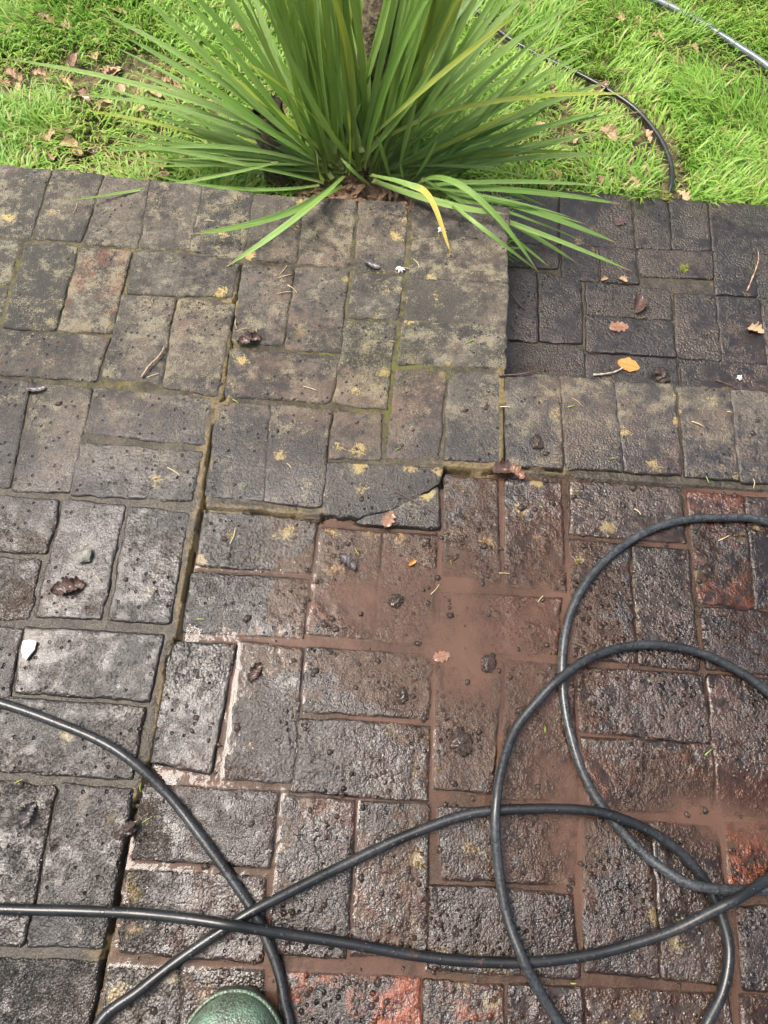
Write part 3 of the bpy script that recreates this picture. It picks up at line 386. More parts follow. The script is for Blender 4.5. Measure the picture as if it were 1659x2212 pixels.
def wetness(x, y):
    yy = y - 0.22 * sstep(0.42, 0.75, x) * sstep(0.5, 0.1, y)
    return np.clip(0.10 + 0.90 * sstep(0.52, -0.24, yy + 0.12 * fbm(x * 3.1, y * 3.1, 5)), 0, 1)
def lichen_amt(x, y):
    return np.clip(0.30 + 0.55 * sstep(-0.3, 0.5, y) - 0.18 * sstep(0.2, 0.9, x) * sstep(0.3, -0.2, y) + 0.25 * fbm(x * 2.3, y * 2.3, 8), 0, 1)
def moss_amt(x, y):
    return np.clip((0.45 * np.exp(-((x - 0.34) / 0.13) ** 2 - ((y - 0.33) / 0.22) ** 2) + 0.35 * sstep(0.05, 0.4, y) * sstep(0.6, 0.2, x)) + 0.3 * fbm(x * 6, y * 6, 21), 0, 1)
def relief(x, y, amt): return amt * (0.0011 * fbm(x * 36, y * 36, 31, 3) + 0.0009 * fbm(x * 110, y * 110, 41, 2))

class Brick: pass
def make_brick(top, bot, kind, z0, tilt, red=0.0, var=0.5):
    b = Brick(); b.top = np.array(top, float).reshape(-1, 2) / 1000; b.bot = np.array(bot, float).reshape(-1, 2) / 1000
    b.kind = kind; b.z0 = z0; b.tilt = tilt; b.red = red; b.var = var
    b.c = (b.top[0] + b.top[-1] + b.bot[0] + b.bot[-1]) / 4
    
    m_ = b.c; g = 0.0048                                                # faces run a little under the edge mortar
    def grow(P): d = P - m_; L = np.linalg.norm(d, axis=1)[:, None]; return P + np.sign(d) * g * (np.abs(d) / (np.abs(d).max() + 1e-9) > 0.2)
    b.top, b.bot = grow(b.top), grow(b.bot)
    b.poly = np.vstack([b.top, b.bot[::-1]]); return b
def brick_top(b, x, y, d):             # height of the brick's upper face at a point, d = distance from its edge
    if b.kind == 'sunk': z = slab(x, y) + b.z0
    elif b.kind == 'step': z = np.full(np.shape(x), STEP_Z + b.z0)
    else: z = np.full(np.shape(x), b.z0)
    z = z + (x - b.c[0]) * b.tilt[0] + (y - b.c[1]) * b.tilt[1]
    k = 1.6 if b.kind == 'sunk' else 1.0
    z = z + relief(x, y, k)
    er = 0.0030 + 0.011 * np.clip(fbm(x * 48, y * 48, 77, 3) + 0.05, 0, 1)      # worn, chipped arris
    e = np.clip(1 - d / er, 0, 1)
    return z - 0.0036 * e ** 2
def poly_edge_dist(poly, x, y):
    """signed distance, positive inside"""
    d = np.full(np.shape(x), 9.0); ins = np.zeros(np.shape(x), bool); n = len(poly)
    for i in range(n):
        a, b = poly[i], poly[(i + 1) % n]; ab = b - a; L = ab @ ab + 1e-12
        t = np.clip(((x - a[0]) * ab[0] + (y - a[1]) * ab[1]) / L, 0, 1)
        d = np.minimum(d, np.hypot(x - a[0] - t * ab[0], y - a[1] - t * ab[1]))
        c = ((a[1] > y) != (b[1] > y)) & (x < (b[0] - a[0]) * (y - a[1]) / (b[1] - a[1] + 1e-12) + a[0]); ins ^= c
    return np.where(ins, d, -d)
def lines(L, step):
    e = [0, 0.0018, 0.0045, 0.008]
    n = max(2, int(round((L - 2 * e[-1]) / step)))
    m = np.linspace(e[-1], L - e[-1], n + 1)
    return np.concatenate([e[:-1], m, [L - v for v in e[:-1]][::-1]]) / L
def along(P, u):
    s = np.concatenate([[0], np.cumsum(np.linalg.norm(np.diff(P, axis=0), axis=1))]); s = s / s[-1]
    return np.c_[np.interp(u, s, P[:, 0]), np.interp(u, s, P[:, 1])]
def build_brick(b, parent, depth=0.05, step=0.0055):
    L = max(np.linalg.norm(b.top[-1] - b.top[0]), np.linalg.norm(b.bot[-1] - b.bot[0])); Wd = max(np.linalg.norm(b.top[0] - b.bot[0]), np.linalg.norm(b.top[-1] - b.bot[-1]), 0.03)
    u, v = lines(L, step), lines(Wd, step); nu, nv = len(u), len(v)
    U, Vv = np.meshgrid(u, v)
    # rounded corners
    r = random.uniform(0.004, 0.010); px, py = (U - .5) * L, (Vv - .5) * Wd
    cx, cy = L / 2 - r, Wd / 2 - r
    dx, dy = np.abs(px) - cx, np.abs(py) - cy; inn = (dx > 0) & (dy > 0)
    k = np.where(inn, np.maximum(dx, dy) / (np.hypot(dx, dy) + 1e-9), 1.0)
    px = np.where(inn, np.sign(px) * (cx + dx * k), px); py = np.where(inn, np.sign(py) * (cy + dy * k), py)
    d = np.minimum(np.minimum(px + L / 2, L / 2 - px), np.minimum(py + Wd / 2, Wd / 2 - py)); d = np.minimum(d, np.where(inn, r - np.maximum(dx, dy), 9))
    U, Vv = px / L + .5, py / Wd + .5
    A = along(b.top, U.ravel()); Bt = along(b.bot, U.ravel()); w = Vv.ravel()[:, None]
    XY = A * (1 - w) + Bt * w; x, y = XY[:, 0], XY[:, 1]; d = np.clip(d.ravel(), 0, 1)
    near = np.exp(-d / 0.012)
    x = x + 0.0042 * fbm(x * 38, y * 38, 91, 4) * near; y = y + 0.0042 * fbm(x * 38 + 9, y * 38, 95, 4) * near
    z = brick_top(b, x, y, d)
    V = np.c_[x, y, z]
    idx = np.arange(nu * nv).reshape(nv, nu)
    Q = np.stack([idx[:-1, :-1], idx[1:, :-1], idx[1:, 1:], idx[:-1, 1:]], -1).reshape(-1, 4)
    ring = np.concatenate([idx[0, :], idx[1:, -1], idx[-1, -2::-1], idx[-2:0:-1, 0]])
    low = V[ring].copy(); low[:, 2] = b.zmean - depth; nb = len(V); nr = len(ring)
    V = np.vstack([V, low]); ri = np.arange(nr)
    S = np.stack([ring, ring[(ri + 1) % nr], nb + (ri + 1) % nr, nb + ri], -1)
    Q = np.vstack([Q, S])
    o = V.copy(); c3 = np.array([b.c[0], b.c[1], b.zmean])
    wx, wy = V[:, 0], V[:, 1]
    if b.kind == 'step': at = dict(wet=np.clip(1.0 + 0.4 * fbm(wx * 5, wy * 5, 3), .6, 1.25), lich=0.30 + 0.25 * fbm(wx * 4, wy * 4, 8), moss=np.clip(0.15 + 0.4 * fbm(wx * 7, wy * 7, 2), 0, 1), mud=np.full(len(V), 0.25))
    else:
        mudv = sunk(wx, wy) * np.clip(0.55 + 0.5 * fbm(wx * 4, wy * 4, 61), 0, 1) * sstep(-0.02, 0.3, wx) * (b.kind == 'sunk')
        at = dict(wet=wetness(wx, wy), lich=lichen_amt(wx, wy), moss=moss_amt(wx, wy), mud=mudv)
    ro = random.uniform(0, 50)
    film = np.clip(0.38 + .6 * fbm(wx * 6, wy * 6, 17), .1, .8) if b.kind == 'step' else sstep(.2, .85, at['wet']) * np.clip(.85 + .6 * fbm(wx * 8, wy * 8, 19), .2, 1)
    at.update(pimple=(sunk(wx, wy) if b.kind == 'sunk' else 0 * wx) * sstep(.08, .30, wx + .15 * fbm(wx * 5, wy * 5, 431)) * .95, stain=.5 + .5 * fbm(wx * 4.3, wy * 4.3, 411), film=film, big=.5 + .5 * fbm(wx * 11 + ro, wy * 11, 301), redn=.5 + .42 * fbm(wx * 7 + ro, wy * 7, 303, 3), gate1=sstep(.42, .60, vnoise(wx * 5, wy * 5, 305)), gate2=sstep(.40, .62, vnoise(wx * 14, wy * 14, 307)))
    ob = fast_mesh('brick', V - c3, Q[:, ::-1] if flip_needed(b) else Q, M['brick'], at)
    ob.location = c3; ob.parent = parent
    ob.color = (b.red, random.uniform(.6, 1.1), b.var, 1)
    return ob
def flip_needed(b):
    e1 = b.top[-1] - b.top[0]; e2 = b.bot[0] - b.top[0]
    return (e1[0] * e2[1] - e1[1] * e2[0]) > 0

RED = {31: .55, 35: .5, 33: .3, 36: .35, 41: .25, 44: .2, 29: .3, 22: .55, 70: .45, 71: .4, 79: 1.0, 80: .75, 87: .75, 78: .25, 75: .45, 76: .45, 73: .4, 77: .1, 82: .2, 83: .35, 12: .3, 19: .15, 20: .35, 24: .1, 26: .45, 67: .4, 68: .35, 51: .2, 50: .15, 61: .2, 74: .4, 54: .5, 55: .45, 27: .5, 84: .4, 0: .15, 72: .25, 88: .3, 69: .2}
bricks = []
for i, q in enumerate(BRICKS):
    c = np.array(q, float).reshape(4, 2).mean(0) / 1000
    kind = 'sunk' if (c[0] > 0.01 and c[1] < 0.1) else 'flat'
    z0 = random.uniform(-0.0010, 0.0010) * (0.7 if kind == 'sunk' else 1.2); tilt = (random.uniform(-.01, .01), random.uniform(-.01, .01)) if kind == 'flat' else (random.uniform(-.006, .006), random.uniform(-.006, .006))
    if i == 63: z0 = 0.0016
    bricks.append(make_brick(q[:4], [q[6], q[7], q[4], q[5]], kind, z0, tilt, RED.get(i, random.uniform(0, .12)) * (1.0), random.random()))
bricks.append(make_brick(SPLIT_UP[0], SPLIT_UP[1], 'flat', -0.0005, (0.002, 0.0), .12, .4))
bricks.append(make_brick(SPLIT_LOW[0], SPLIT_LOW[1], 'flat', -0.0015, (0.0, 0.004), .15, .4))
# the same basket weave goes on beyond the frame
def inside_any(px, py, lst, m=0.004):
    for b in lst:
        if abs(b.c[0] - px) < 0.2 and abs(b.c[1] - py) < 0.2 and poly_edge_dist(b.poly, np.array([px]), np.array([py]))[0] > -m: return True
    return False
shown = list(bricks)
def try_brick(x0, y0, x1, y1):
    if y1 > 0.345 and x1 > 0.575: return
    if y1 > 0.80: return
    for fx in (0.03, .5, .97):
        for fy in (0.03, .5, .97):
            if inside_any(x0 + (x1 - x0) * fx, y0 + (y1 - y0) * fy, shown): return
    j = lambda: random.uniform(-2, 2)
    a = [x0 * 1000 + j(), y1 * 1000 + j(), x1 * 1000 + j(), y1 * 1000 + j()]; c = [x0 * 1000 + j(), y0 * 1000 + j(), x1 * 1000 + j(), y0 * 1000 + j()]
    cx, cy = (x0 + x1) / 2, (y0 + y1) / 2
    kind = 'sunk' if (cx > 0.01 and cy < 0.1) else 'flat'
    bricks.append(make_brick(a, c, kind, random.uniform(-.001, .001), (random.uniform(-.006, .006), random.uniform(-.006, .006)), random.uniform(0, .5 if kind == 'sunk' else .25), random.random()))
CELL = 0.226
for ix in range(-6, 9):
    for iy in range(-6, 4):
        x0, y0 = ix * CELL + 0.012 - (0.012 if ix < 0 else 0), iy * CELL - 0.012
        if (ix + iy) % 2: 
            for k in (0, 1): try_brick(x0 + k * 0.113 + 0.006, y0 + 0.008, x0 + k * 0.113 + 0.106, y0 + 0.212)
        else:
            for k in (0, 1): try_brick(x0 + 0.008, y0 + k * 0.113 + 0.006, x0 + 0.212, y0 + k * 0.113 + 0.106)
sb = []
for q in STEP_BRICKS:
    sb.append(make_brick(q[:4], [q[6], q[7], q[4], q[5]], 'step', random.uniform(-.0012, .0012), (random.uniform(-.012, .012), random.uniform(-.012, .012)), random.uniform(0, .3), random.random()))
shown_step = list(sb)
for ix in range(0, 7):
    for iy in range(0, 4):
        x0, y0 = 0.60 + ix * CELL, 0.30 + iy * 0.185
        for k in (0, 1):
            a = (x0 + k * 0.113 + 0.006, y0 + 0.006, x0 + k * 0.113 + 0.106, y0 + 0.178)
            if a[0] > 1.22 and a[3] < 1.02 and not any(inside_any(a[0] + (a[2] - a[0]) * fx, a[1] + (a[3] - a[1]) * fy, shown_step) for fx in (.03, .5, .97) for fy in (.03, .5, .97)):
                sb.append(make_brick([a[0] * 1000, a[3] * 1000, a[2] * 1000, a[3] * 1000], [a[0] * 1000, a[1] * 1000, a[2] * 1000, a[1] * 1000], 'step', random.uniform(-.001, .001), (0, 0), .1, random.random()))
for b in bricks + sb:
    b.zmean = float(np.mean(brick_top(b, b.poly[:, 0], b.poly[:, 1], np.full(len(b.poly), .05))))

# ---------------------------------------------------------------- mortar sheets (only the joints are kept)
def joint_sheet(name, x0, x1, y0, y1, res, blist, kind, keep):
    xs = np.arange(x0, x1, res); ys = np.arange(y0, y1, res); X, Y = np.meshgrid(xs, ys); H = np.full(X.shape, np.nan); D = np.full(X.shape, -9.0)
    for b in blist:
        mn, mx = b.poly.min(0) - 0.03, b.poly.max(0) + 0.03
        i0, i1 = np.searchsorted(xs, [mn[0], mx[0]]); j0, j1 = np.searchsorted(ys, [mn[1], mx[1]])
        if i1 <= i0 or j1 <= j0: continue
        x, y = X[j0:j1, i0:i1], Y[j0:j1, i0:i1]; d = poly_edge_dist(b.poly, x, y)
        D[j0:j1, i0:i1] = np.maximum(D[j0:j1, i0:i1], d)
        h = brick_top(b, x, y, np.clip(d, 0, 1)); s = H[j0:j1, i0:i1]; H[j0:j1, i0:i1] = np.where(d > 0, h, s)
    n1 = fbm(X * 50, Y * 50, 51, 4); n2 = fbm(X * 9, Y * 9, 53, 2)
    if kind == 'patio':
        sk = sunk(X, Y); cd = crack_dist(X, Y)
        right = sstep(0.60, 0.75, X) * (Y > 0.1)
        z = np.where(sk > 0, np.minimum(slab(X, Y), -0.0098) - 0.0052 + 0.0032 * n1 + 0.0042 * n2, -0.0034 + 0.0020 * n1 + 0.0022 * n2 - 0.0035 * right)
        z = z - 0.0018 * sstep(0.15, -0.2, Y) * (sk == 0)
        rim = np.exp(-((cd - 0.010) / 0.007) ** 2) * (sk == 0) * sstep(-0.75, -0.4, Y); z = z + 0.0022 * rim
        cw = 0.0012 + 0.0022 * np.clip(fbm(X * 16, Y * 16, 71, 3) + .4, 0, 1.2)
        diag = (X > 0.235) & (X < 0.458) & (Y > -0.005) & (Y < 0.135) & (crack_dist(X, Y, (1,)) < 0.0075) & (D < 0.0035)
        z = np.where(((cd < cw) & (D < 0.003)) | diag, z - 0.035, z)
    else:
        z = STEP_Z - 0.0045 + 0.0016 * n1 + 0.001 * n2
    Z = z
    idx = np.arange(X.size).reshape(X.shape)
    ok = (D < 0.010) & keep(X, Y)
    f = ok[:-1, :-1] & ok[1:, :-1] & ok[1:, 1:] & ok[:-1, 1:]
    Q = np.stack([idx[:-1, :-1], idx[:-1, 1:], idx[1:, 1:], idx[1:, :-1]], -1)[f]
    used = np.unique(Q); remap = np.full(X.size, -1); remap[used] = np.arange(len(used)); Q = remap[Q]
    V = np.c_[X.ravel(), Y.ravel(), Z.ravel()][used]; vx, vy = V[:, 0], V[:, 1]
    if kind == 'patio': at = dict(wet=np.clip(wetness(vx, vy) * 0.95, 0, 1), lich=np.clip(lichen_amt(vx, vy) * .5 + (0.70 + .35 * (1 - sunk(vx, vy)) * sstep(.35, .1, vy)) * np.exp(-crack_dist(vx, vy) / 0.016) * (vy < 0.5) - 0.12, 0, 1), moss=np.clip(moss_amt(vx, vy) * 1.2 + .15 * sstep(0, .3, vy), 0, 1) * (1 - sunk(vx, vy)))
    else: at = dict(wet=np.full(len(V), .75), lich=np.full(len(V), .22), moss=np.clip(.25 + .4 * fbm(vx * 7, vy * 7, 2), 0, 1))
    ob = fast_mesh(name, V, Q, M['mortar'], at)
    top = np.where(np.isnan(H), Z, np.maximum(H, Z))
    return ob, X, Y, top, D
RES = 0.003
keep_p = lambda X, Y: ((X < 0.568) | (Y < 0.328)) & (Y < 0.792 - 0.045 * (X + 0.55) * 0.9)
patio, GX, GY, GT, GD = joint_sheet('patio', -0.75, 1.32, -0.98, 0.80, RES, bricks, 'patio', keep_p)
tag(patio, 'weathered brick patio in basket weave with mortar joints', kind='structure')
for b in bricks: build_brick(b, patio, step=0.0055 if b in shown else 0.012)
step, _, _, _, _ = joint_sheet('brick_step', 0.50, 1.55, 0.30, 1.02, 0.004, sb, 'step', lambda X, Y: Y < 1.008)
tag(step, 'dark wet lower brick step behind the patio', kind='structure')
for b in sb: build_brick(b, step, step=0.008)
def box_part(name, x0, x1, y0, y1, z0, z1, mat, parent):
    V = [(x, y, z) for z in (z0, z1) for y in (y0, y1) for x in (x0, x1)]
    return mesh_obj(name, V, [(0, 2, 3, 1), (4, 5, 7, 6), (0, 1, 5, 4), (1, 3, 7, 5), (3, 2, 6, 7), (2, 0, 4, 6)], mat, parent, smooth=False)
box_part('foundation', -1.6, 0.560, -1.7, 0.750, -0.30, -0.040, M['concrete'], patio)
box_part('foundation', 0.562, 2.2, -1.7, 0.322, -0.30, -0.040, M['concrete'], patio)
box_part('foundation', 0.564, 2.2, 0.324, 0.995, -0.30, STEP_Z - 0.03, M['concrete'], step)

# ---------------------------------------------------------------- muddy water standing in the settled part
inreg = (sunk(GX, GY) > 0) & (crack_dist(GX, GY, (0,)) > 0.0055) & (crack_dist(GX, GY, (1,)) > 0.004)
depth = ZW - GT
okw = inreg & (depth > -0.0022)
idx = np.arange(GX.size).reshape(GX.shape)
fw = okw[:-1, :-1] & okw[1:, :-1] & okw[1:, 1:] & okw[:-1, 1:]
Q = np.stack([idx[:-1, :-1], idx[:-1, 1:], idx[1:, 1:], idx[1:, :-1]], -1)[fw]
used = np.unique(Q); rm = np.full(GX.size, -1); rm[used] = np.arange(len(used))
dd = depth.ravel()[used]
zz = ZW + 0.0009 * np.exp(-np.clip(dd, 0, 1) / 0.0012)
puddle = fast_mesh('puddle_water', np.c_[GX.ravel()[used], GY.ravel()[used], zz], rm[Q], M['water'], dict(depth=np.clip(dd, 0, 1) * 1000))
tag(puddle, 'reddish brown muddy water standing on the sunken bricks and in their joints', kind='structure')

def ground_z(x, y):
    """height of the patio surface at a point"""
    i = int(round((x + 0.75) / RES)); j = int(round((y + 0.98) / RES))
    if 0 <= i < GX.shape[1] and 0 <= j < GX.shape[0]:
        s = GT[max(0, j - 3):j + 4, max(0, i - 3):i + 4]; return float(max(np.nanmax(s), ZW if sunk(np.array([x]), np.array([y]))[0] > 0 else -1))
    return -0.008

# ---------------------------------------------------------------- lawn
def lawn_h(x, y): return LAWN_Z + 0.012 * fbm(np.asarray(x) * 2.2, np.asarray(y) * 2.2, 13, 3)
gx = np.concatenate([[-60, -20, -6], np.linspace(-2.2, 3.0, 66), [7, 20, 60]]); gy = np.concatenate([[-60, -20, -6, -2.2], np.linspace(-1.8, 3.2, 64), [7, 20, 60]])
LX, LY = np.meshgrid(gx, gy); LZ = lawn_h(LX, LY)
LZ = np.where((LX < 2.3) & (LX > -1.7) & (LY < 0.78) & (LY > -1.8), -0.32, LZ)
LZ = np.where((LX > 0.5) & (LX < 2.3) & (LY < 0.93) & (LY > -1.8), -0.32, LZ)
li = np.arange(LX.size).reshape(LX.shape)
ground = fast_mesh('ground', np.c_[LX.ravel(), LY.ravel(), LZ.ravel()], np.stack([li[:-1, :-1], li[:-1, 1:], li[1:, 1:], li[1:, :-1]], -1).reshape(-1, 4), M['soil'])
tag(ground, 'dark soil and thatch under the lawn', kind='structure')
lawn_hose_xy = catmull(np.c_[np.array(LAWN_HOSE, float) / 1000, np.zeros(len(LAWN_HOSE))], 8)[:, :2]
lawn_pipe_xy = catmull(np.c_[np.array(LAWN_PIPE, float) / 1000, np.zeros(len(LAWN_PIPE))], 8)[:, :2]
def pl_dist(P, x, y):
    d = np.full(len(x), 9.0)
    for a in P: d = np.minimum(d, np.hypot(x - a[0], y - a[1]))
    return d
def grass(n, x0, x1, y0, y1, seed, hole=None, big=1.0):
    r = np.random.default_rng(seed)
    x = r.uniform(x0, x1, n); y = r.uniform(y0, y1, n)
    back = np.where(x < 0.572, 0.800 - 0.04 * (x + 0.55), 1.018 + 0.005 * x)
    cl = fbm(x * 5, y * 5, 101, 3); cl2 = vnoise(x * 22, y * 22, 103)
    bare = .55 * np.exp(-((x - 0.80) / 0.22) ** 2 - ((y - 1.22) / 0.16) ** 2) + 1.1 * np.exp(-((x + 0.40) / 0.20) ** 2 - ((y - 1.02) / 0.13) ** 2) + 1.0 * np.exp(-((x + 0.47) / 0.22) ** 2 - ((y - 1.34) / 0.12) ** 2) + .8 * np.exp(-((x + 0.75) / 0.1) ** 2 - ((y - 1.28) / 0.14) ** 2)
    p = np.clip(0.62 + 0.55 * cl + 0.35 * (cl2 - .5) - 0.58 * bare, 0.06, 1)
    dh = pl_dist(lawn_hose_xy, x, y); dp = pl_dist(lawn_pipe_xy, x, y)
    k = (y > back + 0.001) & (r.random(n) < p) & (dh > 0.013) & ((dp > 0.014) | (r.random(n) < .35)) & (np.hypot(x - 0.2, (y - 1.0) * 1.2) > 0.11)
    if hole: k &= ~((x > hole[0]) & (x < hole[1]) & (y < hole[2]))
    k &= ~((dh < 0.045) & (r.random(n) < 0.45))
    x, y, cl, bare, dh = x[k], y[k], cl[k], bare[k], dh[k]; m = len(x)
    L = (0.030 + 0.062 * r.random(m) ** 1.5) * (1 + 0.55 * np.clip(cl, -.6, 1)) * (1 - 0.40 * np.clip(bare, 0, 1)); L = np.where(dh < 0.04, L * 0.6, L)
    Wd = (0.0010 + 0.0024 * r.random(m) ** 2) * big * 1.2 ** (big > 1); L = L * (1 + .5 * (big > 1))
    az = 2 * np.pi * (vnoise(x * 7, y * 7, 107) * 1.5) + r.normal(0, 0.9, m)
    lean = np.clip(0.35 + 0.35 * r.random(m) + 0.25 * vnoise(x * 9, y * 9, 111) + .25 * bare, 0.1, 1.25)
    dx, dy = np.cos(az), np.sin(az); sx, sy = -dy, dx
    z = lawn_h(x, y) - 0.004
    V = np.zeros((m, 7, 3)); T = np.zeros((m, 7))
    for q, (t, w) in enumerate(((0, .8), (.38, 1.0), (.74, .75))):
        a = lean * (0.45 + 0.75 * t); hx = L * t * np.sin(a); hz = L * t * np.cos(a)
        for s, o in ((-1, 0), (1, 1)):
            V[:, q * 2 + o, 0] = x + dx * hx + s * sx * Wd * w; V[:, q * 2 + o, 1] = y + dy * hx + s * sy * Wd * w; V[:, q * 2 + o, 2] = z + hz; T[:, q * 2 + o] = t
    a = lean * 1.35; V[:, 6, 0] = x + dx * L * np.sin(a); V[:, 6, 1] = y + dy * L * np.sin(a); V[:, 6, 2] = z + L * np.cos(a); T[:, 6] = 1
    b = np.arange(m)[:, None] * 7
    Qd = np.concatenate([b + np.array([[0, 1, 3, 2]]), b + np.array([[2, 3, 5, 4]])]); Tr = b + np.array([[4, 5, 6]])
    tint = np.repeat(np.clip(r.normal(0.5, 0.25, m) + 0.4 * vnoise(x * 6, y * 6, 113) - .2, 0, 1), 7)
    dry = np.repeat(np.clip((r.random(m) < 0.10 + 0.28 * np.clip(bare, 0, 1)) * r.uniform(.5, 1, m) + 0.12 * r.random(m), 0, 1), 7)
    return V.reshape(-1, 3), Qd, Tr, dict(tint=tint, dry=dry, t=T.ravel())
gv, gq, gt, ga = grass(215000, -1.25, 1.95, 0.78, 2.25, 3)
gv2, gq2, gt2, ga2 = grass(120000, -3.2, 3.8, 0.79, 4.6, 5, (-1.25, 1.95, 2.25), 2.2)     # the lawn beyond the frame, coarser
gq = np.vstack([gq, gq2 + len(gv)]); gt = np.vstack([gt, gt2 + len(gv)]); gv = np.vstack([gv, gv2]); ga = {k_: np.concatenate([ga[k_], ga2[k_]]) for k_ in ga}
lawn = fast_mesh('grass', gv, gq, M['grass'], ga, gt); tag(lawn, 'bright green uneven lawn grass around the spiky plant', 'grass', kind='stuff')

# ---------------------------------------------------------------- spiky plant
plant = empty('cordyline_plant', (0.22, 0.97, LAWN_Z)); tag(plant, 'large spiky plant with long green sword leaves at the patio edge', 'plant')
PO = np.array(plant.location)
def sword(P, w, yel):
    P = np.array(P, float) / 1000; w = w * .57
    if len(P) == 3:
        t = np.linspace(0, 1, 19)[:, None]; m_ = 2 * P[1] - 0.5 * P[0] - 0.5 * P[2]
        C = (1 - t) ** 2 * P[0] + 2 * t * (1 - t) * m_ + t ** 2 * P[2]; t = t[:, 0]
    else:
        C = catmull(P, 7); t = np.linspace(0, 1, len(C))
    n = len(C); W = 0.5 * w / 1000 * np.interp(t, [0, .06, .2, .45, .7, .88, 1], [.85, .70, .90, 1.08, .94, .62, .04])
    V = []; T = []; S = []; up0 = np.array([random.uniform(-.45, .45), random.uniform(-.6, -.1), 1.0]); tw = random.uniform(-.5, .5)
    for i in range(n):
        d = C[min(i + 1, n - 1)] - C[max(i - 1, 0)]; d /= np.linalg.norm(d) + 1e-9
        up = up0 + np.array([0, tw * t[i], 0]); s = np.cross(d, up); s /= np.linalg.norm(s) + 1e-9; nn = np.cross(s, d)
        fold = 0.34 * (1 - .5 * t[i]) * W[i]
        for q in (-1, -.5, 0, .5, 1):
            V.append(C[i] + s * q * W[i] + nn * fold * (abs(q) - .5) * 2 * .6 - PO); T.append(t[i]); S.append(q)
    F = [(i * 5 + j, i * 5 + j + 1, i * 5 + j + 6, i * 5 + j + 5) for i in range(n - 1) for j in range(4)]
    o = mesh_obj('leaf', V, F, M['leaf'], plant, True, dict(t=T, s=S))
    o.color = (0.75 if yel == 1 else 0.05 * random.random(), 1.0 if yel == 2 else 0.0, 0, 1)
    return o
for lf in LEAVES:
    o = sword(lf[:-2], lf[-2], lf[-1])
    if lf[-1] == 2: o['label'] = 'bent leaf turning yellow towards its tip'
def rough_tube(P, R, k, seed, amp):
    V, F = tube(P, R, k); V = np.array(V); c = np.repeat(np.asarray(P, float), k, 0)
    a = np.tile(np.arange(k), len(P)) * 2 * np.pi / k; h = np.repeat(np.arange(len(P)), k)
    f = 1 + amp * fbm(np.cos(a) * 2.2 + np.sin(a) * 1.7 + h * .10, h * .35 + np.sin(a) * 2, seed, 3)
    return c + (V - c) * f[:, None], F
TP = catmull(np.array(TRUNK, float) / 1000, 6); TP = np.vstack([TP, [TP[-1] + (TP[-1] - TP[-4]) * q for q in (1, 2.5, 4, 6)]]); TP[0, 2] = LAWN_Z - 0.03
V, F = rough_tube(TP, np.linspace(0.040, 0.036, len(TP)), 18, 5, 0.16)
mesh_obj('trunk', np.array(V) - PO, F, M['bark'], plant)
SP = catmull(np.array(STUMP, float) / 1000, 5); SP[0, 2] = LAWN_Z - 0.02
k = 22; R = np.linspace(0.046, 0.041, len(SP)); V, F = rough_tube(SP, R, k, 9, 0.14); F = F[:-2]; n0 = (len(SP) - 1) * k
V = np.array(V)
for j in range(k):                                                    # torn rim, then the rotten inside
    a = 2 * math.pi * j / k
    V[n0 + j, 2] += 0.018 * math.sin(a * 1.0 + 1.9) + 0.010 * (random.random() - .5)
stump = mesh_obj('cut_stump', V - PO, F, M['bark'], plant); stump['label'] = 'hollow cut stump with torn rim'
inner = []
for q, (dz, rr) in enumerate(((0, .93), (-.010, .86), (-.035, .78), (-.075, .65))):
    for j in range(k): inner.append(SP[-1] * [1, 1, 0] + (V[n0 + j] - SP[-1] * [1, 1, 0]) * [rr, rr, 1] + [0.02 * -dz, 0, dz])
FI = [(i * k + (j + 1) % k, i * k + j, (i + 1) * k + j, (i + 1) * k + (j + 1) % k) for i in range(3) for j in range(k)] + [tuple(3 * k + j for j in range(k))]
mesh_obj('hollow', np.array(inner) - PO, FI, M['hollow'], stump)
LV = []; LF = []
for i in range(150):                                                  # dead leaf scraps round the base
    a = random.uniform(0, 2 * math.pi); r = 0.13 * math.sqrt(random.random()); c = np.array([0.235 + r * 1.25 * math.cos(a), 0.955 + r * math.sin(a), 0])
    hh = -0.105 - 0.35 * r + random.uniform(-.008, .012); rot = random.uniform(0, 6.3); s1, s2 = random.uniform(.010, .028), random.uniform(.004, .010); tl = random.uniform(-.6, .6); b0 = len(LV)
    for u, w in ((-1, -.6), (-1, .5), (0, 1), (0, -1), (1, .35), (1, -.4)):
        px, py = u * s1, w * s2; LV.append((c[0] + px * math.cos(rot) - py * math.sin(rot) - PO[0], c[1] + px * math.sin(rot) + py * math.cos(rot) - PO[1], hh + u * s1 * tl + (0.006 if u == 0 else 0) + random.uniform(-.003, .003) - PO[2]))
    LF += [(b0, b0 + 3, b0 + 2, b0 + 1), (b0 + 3, b0 + 5, b0 + 4, b0 + 2)]
lit = mesh_obj('dead_leaf_litter', LV, LF, M['litter'], plant); lit['kind'] = 'stuff'
mv = []; mf = []
for i in range(7):
    for j in range(22):
        a = 2 * math.pi * j / 22; r = 0.17 * i / 6 * (1 + .15 * math.sin(3 * a + 1) + .08 * math.sin(5 * a)); mv.append((0.235 - PO[0] + r * 1.25 * math.cos(a), 0.96 - PO[1] + r * .92 * math.sin(a), -0.112 - PO[2] - 0.10 * (i / 6) ** 1.6 + random.uniform(-.004, .004)))
for i in range(6):
    for j in range(22): mf.append((i * 22 + j, i * 22 + (j + 1) % 22, (i + 1) * 22 + (j + 1) % 22, (i + 1) * 22 + j)[::-1])
mesh_obj('root_mound', mv, mf, M['litter'], plant)

